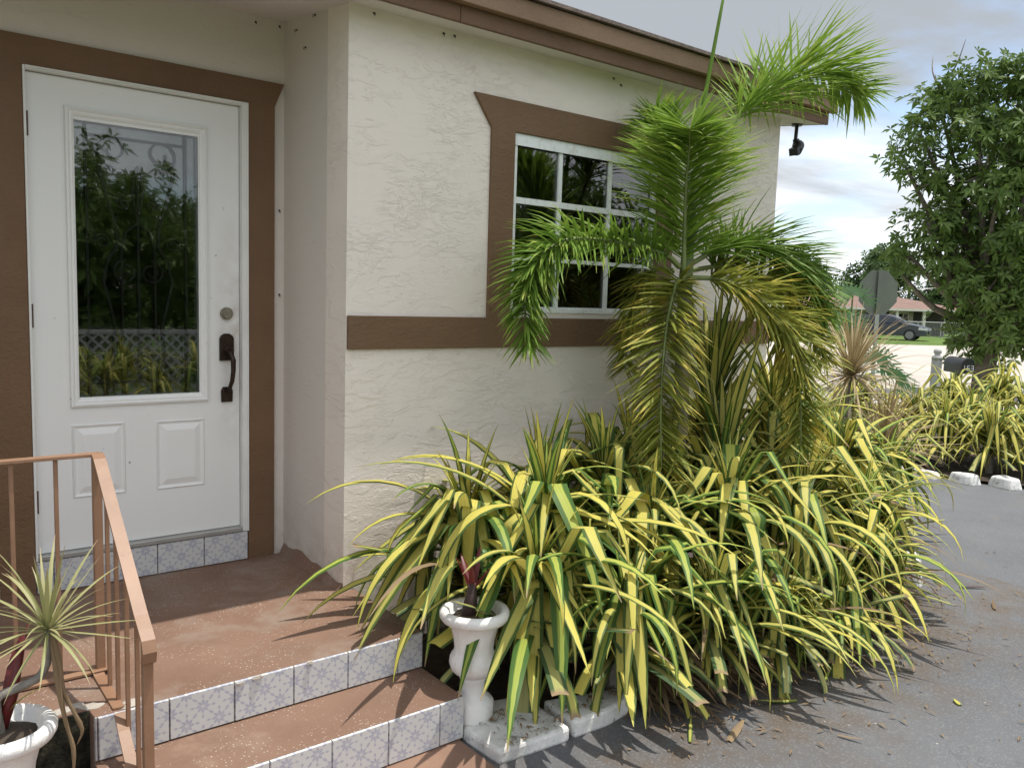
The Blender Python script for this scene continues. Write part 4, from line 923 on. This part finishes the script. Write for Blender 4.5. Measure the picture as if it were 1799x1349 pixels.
# parked car
car = empty('parked_car', (47.2, 20.9, G), 'dark grey sedan parked in front of the low house across the street', 'car', None, R(-72))
prof = [(-2.35, .35), (-2.4, .62), (-2.3, .92), (-1.75, 1.02), (-1.15, 1.36), (-.6, 1.46), (.15, 1.45), (.55, 1.34), (1.15, .98), (1.75, .88), (2.2, .76), (2.36, .58), (2.34, .32), (1.9, .26), (-1.9, .26)]
mb = MB(); n = len(prof); lay = []
for y, ins, cut in ((-.90, .0, .0), (-.86, .0, .0), (.86, 0, 0), (.90, 0, 0)):
    pass
def sect(y, tz, sh): return [(x*(1-.02*sh), y*(1-(.22*max(0, (z-.95)/.5))), z-tz) for x, z in prof]
rows = [sect(-.9, .0, 1.2), sect(-.6, -.015, .3), sect(0, -.02, 0), sect(.6, -.015, .3), sect(.9, .0, 1.2)]
for rw in rows: mb.v += rw
for k in range(4):
    for j in range(n): mb.f.append((k*n+j, k*n+(j+1) % n, (k+1)*n+(j+1) % n, (k+1)*n+j)); mb.uv += [(0, 0)]*4
mb.f.append(tuple(range(n))[::-1]); mb.uv += [(0, 0)]*n; mb.f.append(tuple(range(4*n, 5*n))); mb.uv += [(0, 0)]*n
body = mb.build('body', 'car_paint', car, bevel=.03)
for sg in (-1, 1):
    yy = lambda z: sg*(.905*(1-(.22*max(0, (z-.95)/.5)))+.012)
    for poly in ([(-1.5, 1.03), (-1.1, 1.30), (-.62, 1.39), (-.45, 1.39), (-.42, 1.0)], [(-.36, 1.0), (-.38, 1.39), (.12, 1.38), (.45, 1.29), (.98, .99)]):
        q = MB(); q.quad([(x, yy(z), z) for x, z in poly]); q.build('side_window', 'car_glass', car)
    for x in (-1.42, 1.42):
        wh = MB().tube([(x, sg*.70, .32), (x, sg*.915, .32)], .33, 20).build('wheel', 'tyre', car)
        MB().tube([(x, sg*.90, .32), (x, sg*.925, .32)], .22, 14).build('rim', 'rim', wh)
    MB().prism([(1.85, .64), (2.30, .60), (2.31, .70), (1.9, .79)], 'y', sg*.60, sg*.918).build('headlight', 'headlight', car)
    MB().box(.75, .95, sg*.92, sg*1.05, .95, 1.08).build('wing_mirror', 'car_paint', car, bevel=.02)
q = MB(); q.quad([(.56, -.66, 1.355), (1.17, -.80, 1.005), (1.17, .80, 1.005), (.56, .66, 1.355)]); q.build('windscreen', 'car_glass', car)
MB().box(2.36, 2.385, -.5, .5, .40, .58).build('grille', 'black_plastic', car)
# utility pole and wire
up = empty('utility_pole', (69.4, 30.7, G), 'thin wooden utility pole between the trees behind the low house', 'pole')
MB().tube([(0, 0, 0), (0, 0, 6.2)], [.14, .10], 8).build('pole', 'wood_pole', up); MB().box(-.9, .9, -.05, .05, 5.4, 5.52).build('cross_arm', 'wood_pole', up)
tag(MB().tube(catmull([(54, 29.5, 2.5), (58.5, 26.4, 2.72), (60.2, 25.2, 2.98), (66, 21, 3.9)], 16), .035, 5).build('overhead_cable', 'steel', None), 'pale overhead cable slanting above the low roof', 'cable')

# ================================================================== TREES
def tree(name, loc, label, H, clumps, leaf, nwh, per, mat, group=None, trunk_r=.16, seed=0, twigs=True, bare=0, rough=.75):
    rg = np.random.default_rng(seed); rr = random.Random(seed)
    e = empty(name, loc, label, 'tree', group)
    fork = Vector((0, 0, H*.22)); mb = MB()
    mb.tube([(0, 0, 0), (.04, .03, H*.12), fork], [trunk_r*1.25, trunk_r, trunk_r*.85], 9)
    for (cx, cy, cz, rx, rz) in clumps:
        mid = fork.lerp(Vector((cx, cy, cz)), .5)+Vector((rr.uniform(-.2, .2), rr.uniform(-.2, .2), -.12*H*.3))
        c = Vector((cx, cy, cz)); mb.tube(catmull([fork-Vector((0, 0, .1)), mid, c], 6), [trunk_r*.55*(1-.75*k/6) for k in range(7)], 6)
        for q in range(5 if twigs else 0):
            dv = Vector((rr.gauss(0, 1), rr.gauss(0, 1), rr.gauss(.2, .8))).normalized(); st_ = mid.lerp(c, rr.uniform(.2, .9))
            mb.tube([st_, st_+dv*rx*.5, st_+dv*rx*.95+Vector((0, 0, .1))], [trunk_r*.16, trunk_r*.10, trunk_r*.03], 5)
    for q in range(bare):
        c = clumps[rr.randrange(min(4, len(clumps)))]; a_ = Vector(c[:3])+Vector((0, 0, c[4]*.5)); dv = Vector((rr.uniform(-.8, .8), rr.uniform(-.6, .6), 1)).normalized()
        mb.tube(catmull([a_, a_+dv*.5, a_+dv*.9+Vector((rr.uniform(-.3, .3), 0, .1))], 6), [.022, .02, .017, .014, .011, .008, .004], 5)
    mb.build('trunk', 'bark', e, True)
    # leaf whorls through the crown's volume
    vol = np.array([c[3]**2*c[4] for c in clumps]); pick = rg.choice(len(clumps), nwh, p=vol/vol.sum()); C_ = np.array(clumps)[pick]
    d = rg.normal(size=(nwh, 3)); d /= np.linalg.norm(d, axis=1)[:, None]; rad = rg.random(nwh)**.38*(1+.20*rg.normal(size=nwh))
    P = C_[:, :3]+d*rad[:, None]*np.stack([C_[:, 3], C_[:, 3], C_[:, 4]], 1)
    ax = d*.7+np.array([0, 0, .35])+rg.normal(size=(nwh, 3))*.45; ax /= np.linalg.norm(ax, axis=1)[:, None]
    t1 = np.cross(ax, rg.normal(size=(nwh, 3))); t1 /= np.linalg.norm(t1, axis=1)[:, None]; t2 = np.cross(ax, t1)
    V = []; F = []
    for k in range(per):
        th = 2*np.pi*k/per+rg.uniform(-.3, .3, nwh); el = rg.uniform(.1, .75, nwh)
        dr = (t1*np.cos(th)[:, None]+t2*np.sin(th)[:, None])*np.cos(el)[:, None]+ax*np.sin(el)[:, None]; dr[:, 2] -= .18
        sdv = np.cross(dr, ax); sdv /= np.linalg.norm(sdv, axis=1)[:, None]; l = leaf*rg.uniform(.65, 1.15, nwh)[:, None]
        tip = P+dr*l; mid = P+dr*l*.52+ax*l*.05; tip[:, 2] -= .12*l[:, 0]
        b = len(V)*0
        V.append(np.stack([P, mid+sdv*l*.17, tip, mid-sdv*l*.17], 1))
    V = np.concatenate(V, 0).reshape(-1, 3); nq = len(V)//4
    me = bpy.data.meshes.new('crown'); me.from_pydata(V.tolist(), [], np.arange(nq*4).reshape(nq, 4).tolist())
    uvl = me.uv_layers.new(name='UVMap'); uvl.data.foreach_set('uv', np.tile(np.array([.5, 0, 1, .5, .5, 1, 0, .5], np.float32), nq))
    me.materials.append(M[mat]); o = bpy.data.objects.new('crown', me); COL.objects.link(o); o.parent = e
    return e
def rclumps(n, R_, H0, H1, seed, cr=(.8, 1.3)):
    rr = random.Random(seed); out = []
    for k in range(n):
        z = H0+(H1-H0)*((k+.5)/n); f_ = math.sin(math.pi*min(.95, max(.12, (z-H0)/(H1-H0)*.85+.12)))
        a_ = rr.random()*6.28; r_ = R_*f_*rr.uniform(.2, 1.0); s_ = rr.uniform(*cr); out.append((r_*math.cos(a_), r_*math.sin(a_), z, s_, s_*.8))
    return out
# big tree at the right; crown laid out in metres round the trunk (x along the picture's right, y away)
ux, uy = r2.normalized(), Vector((fwd.x, fwd.y, 0)).normalized()
def loc_cl(lst): return [(a_*rgt.x+b_*uy.x, a_*rgt.y+b_*uy.y, c_, s_, t_) for a_, b_, c_, s_, t_ in lst]
BT = [(-.6, .0, 6.2, .75, .60), (-1.2, .2, 5.9, .62, .50), (.3, -.2, 6.3, .9, .6), (-1.55, .1, 5.2, .62, .55), (-.7, -.3, 5.2, .8, .6), (.4, .4, 5.4, .9, .7), (-1.75, .2, 4.6, .50, .40), (-1.0, .1, 4.3, .75, .55), (.1, -.3, 4.4, .95, .7),
      (-1.4, -.1, 3.45, .62, .55), (-.55, .2, 3.5, .85, .65), (.5, -.2, 3.4, 1.0, .8), (-1.72, .1, 2.95, .45, .40), (-1.65, .2, 2.42, .40, .28), (-1.1, -.1, 2.75, .62, .50), (-.2, .1, 2.5, .8, .6), (.7, -.1, 2.3, .9, .7), (-.35, -.2, 1.65, .72, .60), (.4, .1, 1.4, .9, .65), (-.1, .0, .95, .62, .45), (1.3, .3, 4.8, 1.2, .9), (1.5, .3, 3, 1.2, .9), (1.3, .2, 1.4, 1.0, .7), (1.2, .2, 6.2, 1.0, .7), (-.55, -.1, 1.1, .38, .32), (-.5, -.7, 2.2, .6, .5), (-.2, -.8, 3.1, .7, .6), (.3, -.8, 2.0, .8, .7), (-.3, -.8, 1.4, .55, .5), (-.9, -.6, 2.3, .4, .4), (.1, -.8, 5.0, .7, .55), (-.5, -.7, 4.0, .6, .5)]
tree('broadleaf_tree', (17.55, 3.3, G), 'tall broadleaf tree with dark whorled leaves at the right edge', 7, loc_cl([(a_*1.06, b_*1.2, c_, s_*.90, t_*.88) for a_, b_, c_, s_, t_ in BT]), .21, 4600, 6, 'tree_leaf', None, .2, 3, True, 3)
far = 'trees behind the low house'
tree('broadleaf_tree', (62, 36.5, G), 'leafy tree rising behind the left part of the low roof', 6.5, rclumps(16, 3.0, 1.8, 5.4, 5, (1.1, 1.7)), .5, 1700, 5, 'tree_leaf_far', far, .2, 6, False)
tree('broadleaf_tree', (69, 33, G), 'larger tree rising behind the middle of the low roof', 8, rclumps(18, 3.4, 2.0, 6.4, 8, (1.2, 1.8)), .55, 1700, 5, 'tree_leaf_far', far, .22, 9, False)
tree('broadleaf_tree', (70, 27.5, G), 'round tree behind the right end of the low roof', 6.5, rclumps(14, 3.0, 1.2, 4.2, 12, (1.2, 1.7)), .5, 1500, 5, 'tree_leaf_far', far, .2, 11, False)
tree('broadleaf_tree', (76, 21, G), 'tree half hidden by the big tree far down the street', 7, rclumps(14, 3.4, 1.2, 5.4, 14, (1.3, 1.8)), .55, 1300, 5, 'tree_leaf_far', far, .2, 15, False)
# what the glass reflects: plants, lattice and trees on the far side of the driveway
sheet('far_bed_soil', [(-2, -6.2), (9, -6.2), (9, -9.5), (-2, -9.5)], G+.01, 'soil')
for i, (x, y, h_) in enumerate(((1.25, -6.7, .55), (1.75, -6.9, .62), (2.3, -6.7, .55), (1.5, -7.4, .75), (2.1, -7.5, .72), (2.9, -7.0, .6))):
    strap_plant(x, y, h_, .8, 34, 'striped plant across the driveway, seen only as a reflection in the door glass', 'screw pines reflected in the door glass', G+.01, (0, 0), wallguard=False, skirt=.1)
lt = empty('lattice_fence', (3, -8.6, G), 'white diagonal lattice fence reflected in the door glass', 'fence')
mb = MB()
for k in range(-10, 46):
    for sg in (-1, 1):
        x = -4+k*.16; a0, a1 = (x, x+.95) if sg > 0 else (x+.95, x); y = .0 if sg > 0 else .012
        if max(a0, a1) > 4 or min(a0, a1) < -4: continue
        mb.quad([(a0-.025, y, .05), (a0+.025, y, .05), (a1+.025, y, 1.0), (a1-.025, y, 1.0)])
mb.build('slats', 'white_lattice', lt)['kind'] = 'stuff'
MB().box(-4, 4, -.02, .03, 1.0, 1.06).build('top_rail', 'white_lattice', lt)
for x in (-4, -1.3, 1.3, 4): MB().box(x-.05, x+.05, .02, .12, 0, 1.1).build('post', 'white_lattice', lt)
rf = 'trees across the driveway reflected in the glass'
tree('broadleaf_tree', (2.6, -14, G), 'tree across the driveway, reflected in the door glass', 5, rclumps(18, 2.8, .6, 3.3, 21, (1.0, 1.5)), .32, 2400, 5, 'tree_leaf', rf, .2, 22, False)
tree('broadleaf_tree', (7.0, -16, G), 'tree across the driveway, reflected between door and window', 5.5, rclumps(16, 3.0, .8, 3.6, 23, (1.1, 1.6)), .34, 2200, 5, 'tree_leaf', rf, .2, 24, False)
tree('broadleaf_tree', (15, -15, G), 'tree across the driveway, reflected in the window panes', 6, rclumps(18, 3.2, .8, 4.6, 25, (1.2, 1.7)), .34, 2400, 5, 'tree_leaf', rf, .2, 26, False)

# ================================================================== LITTER
mb = MB(); rr = random.Random(77)
front = [(1.9, -1.82), (2.1, -1.97), (2.56, -2.02), (3.2, -2.03), (3.75, -1.98), (4.2, -1.80), (4.5, -1.62)]
def strip(mb, p, az, el, l, w_, cur):
    d = Vector((math.cos(az)*math.cos(el), math.sin(az)*math.cos(el), math.sin(el))); b = Vector((-math.sin(az), math.cos(az), .3)).normalized(); b0 = len(mb.v); pp = Vector(p)
    for j in range(4):
        hw = w_/2*(.8, 1, .8, .15)[j]; mb.v += [tuple(pp-b*hw), tuple(pp+b*hw)]
        d = (d+Vector((0, 0, -cur))).normalized(); pp = pp+d*l/3; pp.z = max(pp.z, G+.004+rr.random()*.01)
    for j in range(3):
        i0 = b0+2*j; mb.f.append((i0, i0+1, i0+3, i0+2)); mb.uv += [(0, j/3), (1, j/3), (1, (j+1)/3), (0, (j+1)/3)]
for k in range(900):
    i = rr.randrange(len(front)-1); t = rr.random(); x = front[i][0]*(1-t)+front[i+1][0]*t; y = front[i][1]*(1-t)+front[i+1][1]*t
    b_ = abs(rr.gauss(0, .16)); el = R(rr.uniform(5, 55)); z = G+.02+rr.random()**2*.20
    strip(mb, (x-.03, y+.12+b_*.8, z), R(-90+rr.gauss(15, 38)), el*.4-.2, rr.uniform(.10, .26), rr.uniform(.006, .022), rr.uniform(.1, .4))
o = mb.build('dry_leaf_skirt', 'dead_leaf', None, True); tag(o, 'matted dead brown leaves hanging round the foot of the striped plants', 'dead leaves', None, 'stuff')
mb = MB()
for k in range(520):
    if rr.random() < .6:
        i = rr.randrange(len(front)-1); t = rr.random(); x = front[i][0]*(1-t)+front[i+1][0]*t+rr.gauss(0, .1); y = front[i][1]*(1-t)+front[i+1][1]*t-abs(rr.gauss(0, .16))
    else: x = rr.uniform(1.6, 6.8); y = rr.uniform(-3.2, -1.4)
    az = rr.random()*6.28; l = rr.uniform(.008, .06); w_ = rr.uniform(.003, .012)
    d = Vector((math.cos(az), math.sin(az), 0))*l/2; b = Vector((-math.sin(az), math.cos(az), 0))*w_/2; c = Vector((x, y, G+.006)); z1 = Vector((0, 0, rr.random()*.012))
    mb.quad([c-d, c-b+z1, c+d, c+b+z1], [(0, 0), (0, 1), (1, 1), (1, 0)])
for k in range(160):
    x = rr.uniform(1.22, 1.85); y = -1.56-rr.random()**2*.22 if x < 1.5 else -1.66-rr.random()*.1
    az = rr.random()*6.28; l = rr.uniform(.01, .05); w_ = rr.uniform(.003, .012); d = Vector((math.cos(az), math.sin(az), 0))*l/2; b = Vector((-math.sin(az), math.cos(az), 0))*w_/2
    c = Vector((x, y, G+(.060 if x < 1.51 else .075))); z1 = Vector((0, 0, .006)); mb.quad([c-d, c-b+z1, c+d, c+b+z1], [(0, 0), (0, 1), (1, 1), (1, 0)])
o = mb.build('leaf_litter', 'dead_leaf', None); tag(o, 'tiny dry leaf crumbs scattered over the driveway', 'litter', None, 'stuff')
LIT = [(1.99, -2.16, 20, .20, .035, 'dead_leaf', 'pale folded dry leaf on the driveway in front of the kerb blocks'), (1.86, -2.08, 40, .17, .020, 'leaf_yellow', 'fresh yellow-green cut leaf strip lying before the kerb blocks'), (2.38, -2.38, -70, .10, .012, 'dead_leaf', 'curled dry twig alone on the driveway in front of the bed'),
       (2.72, -2.10, 15, .26, .022, 'leaf_greenish', 'green leaf strip flat on the driveway by the middle of the bed'), (2.50, -2.12, 160, .20, .03, 'leaf_yellow', 'bent yellow leaf piece at the driveway edge of the bed'), (3.60, -2.12, 10, .20, .010, 'dead_leaf', 'long thin dry stalk on the driveway near the right end'),
       (4.62, -1.86, -40, .18, .022, 'stem_dark', 'dark dry seed pod by the right end of the bed'), (3.05, -2.55, 60, .05, .025, 'leaf_yellow', 'small yellow leaf alone on the open driveway'), (4.4, -2.15, 30, .12, .02, 'dead_leaf', 'pale dry leaf on the driveway right of the bed')]
for x, y, az, l, w_, mt, lb in LIT:
    me = strap(1, w_/l, R(86), R(random.uniform(-8, 8)), seed=int(x*100), nseg=7, fold=.5); me.materials.append(M[mt]); o = bpy.data.objects.new('fallen_leaf', me); COL.objects.link(o)
    o.location = (x, y, G+.010); o.rotation_euler = (0, 0, R(az)); o.scale = (l, l, l); tag(o, lb, 'fallen leaf', 'fallen leaves on the driveway')
scene.render.engine = 'CYCLES'
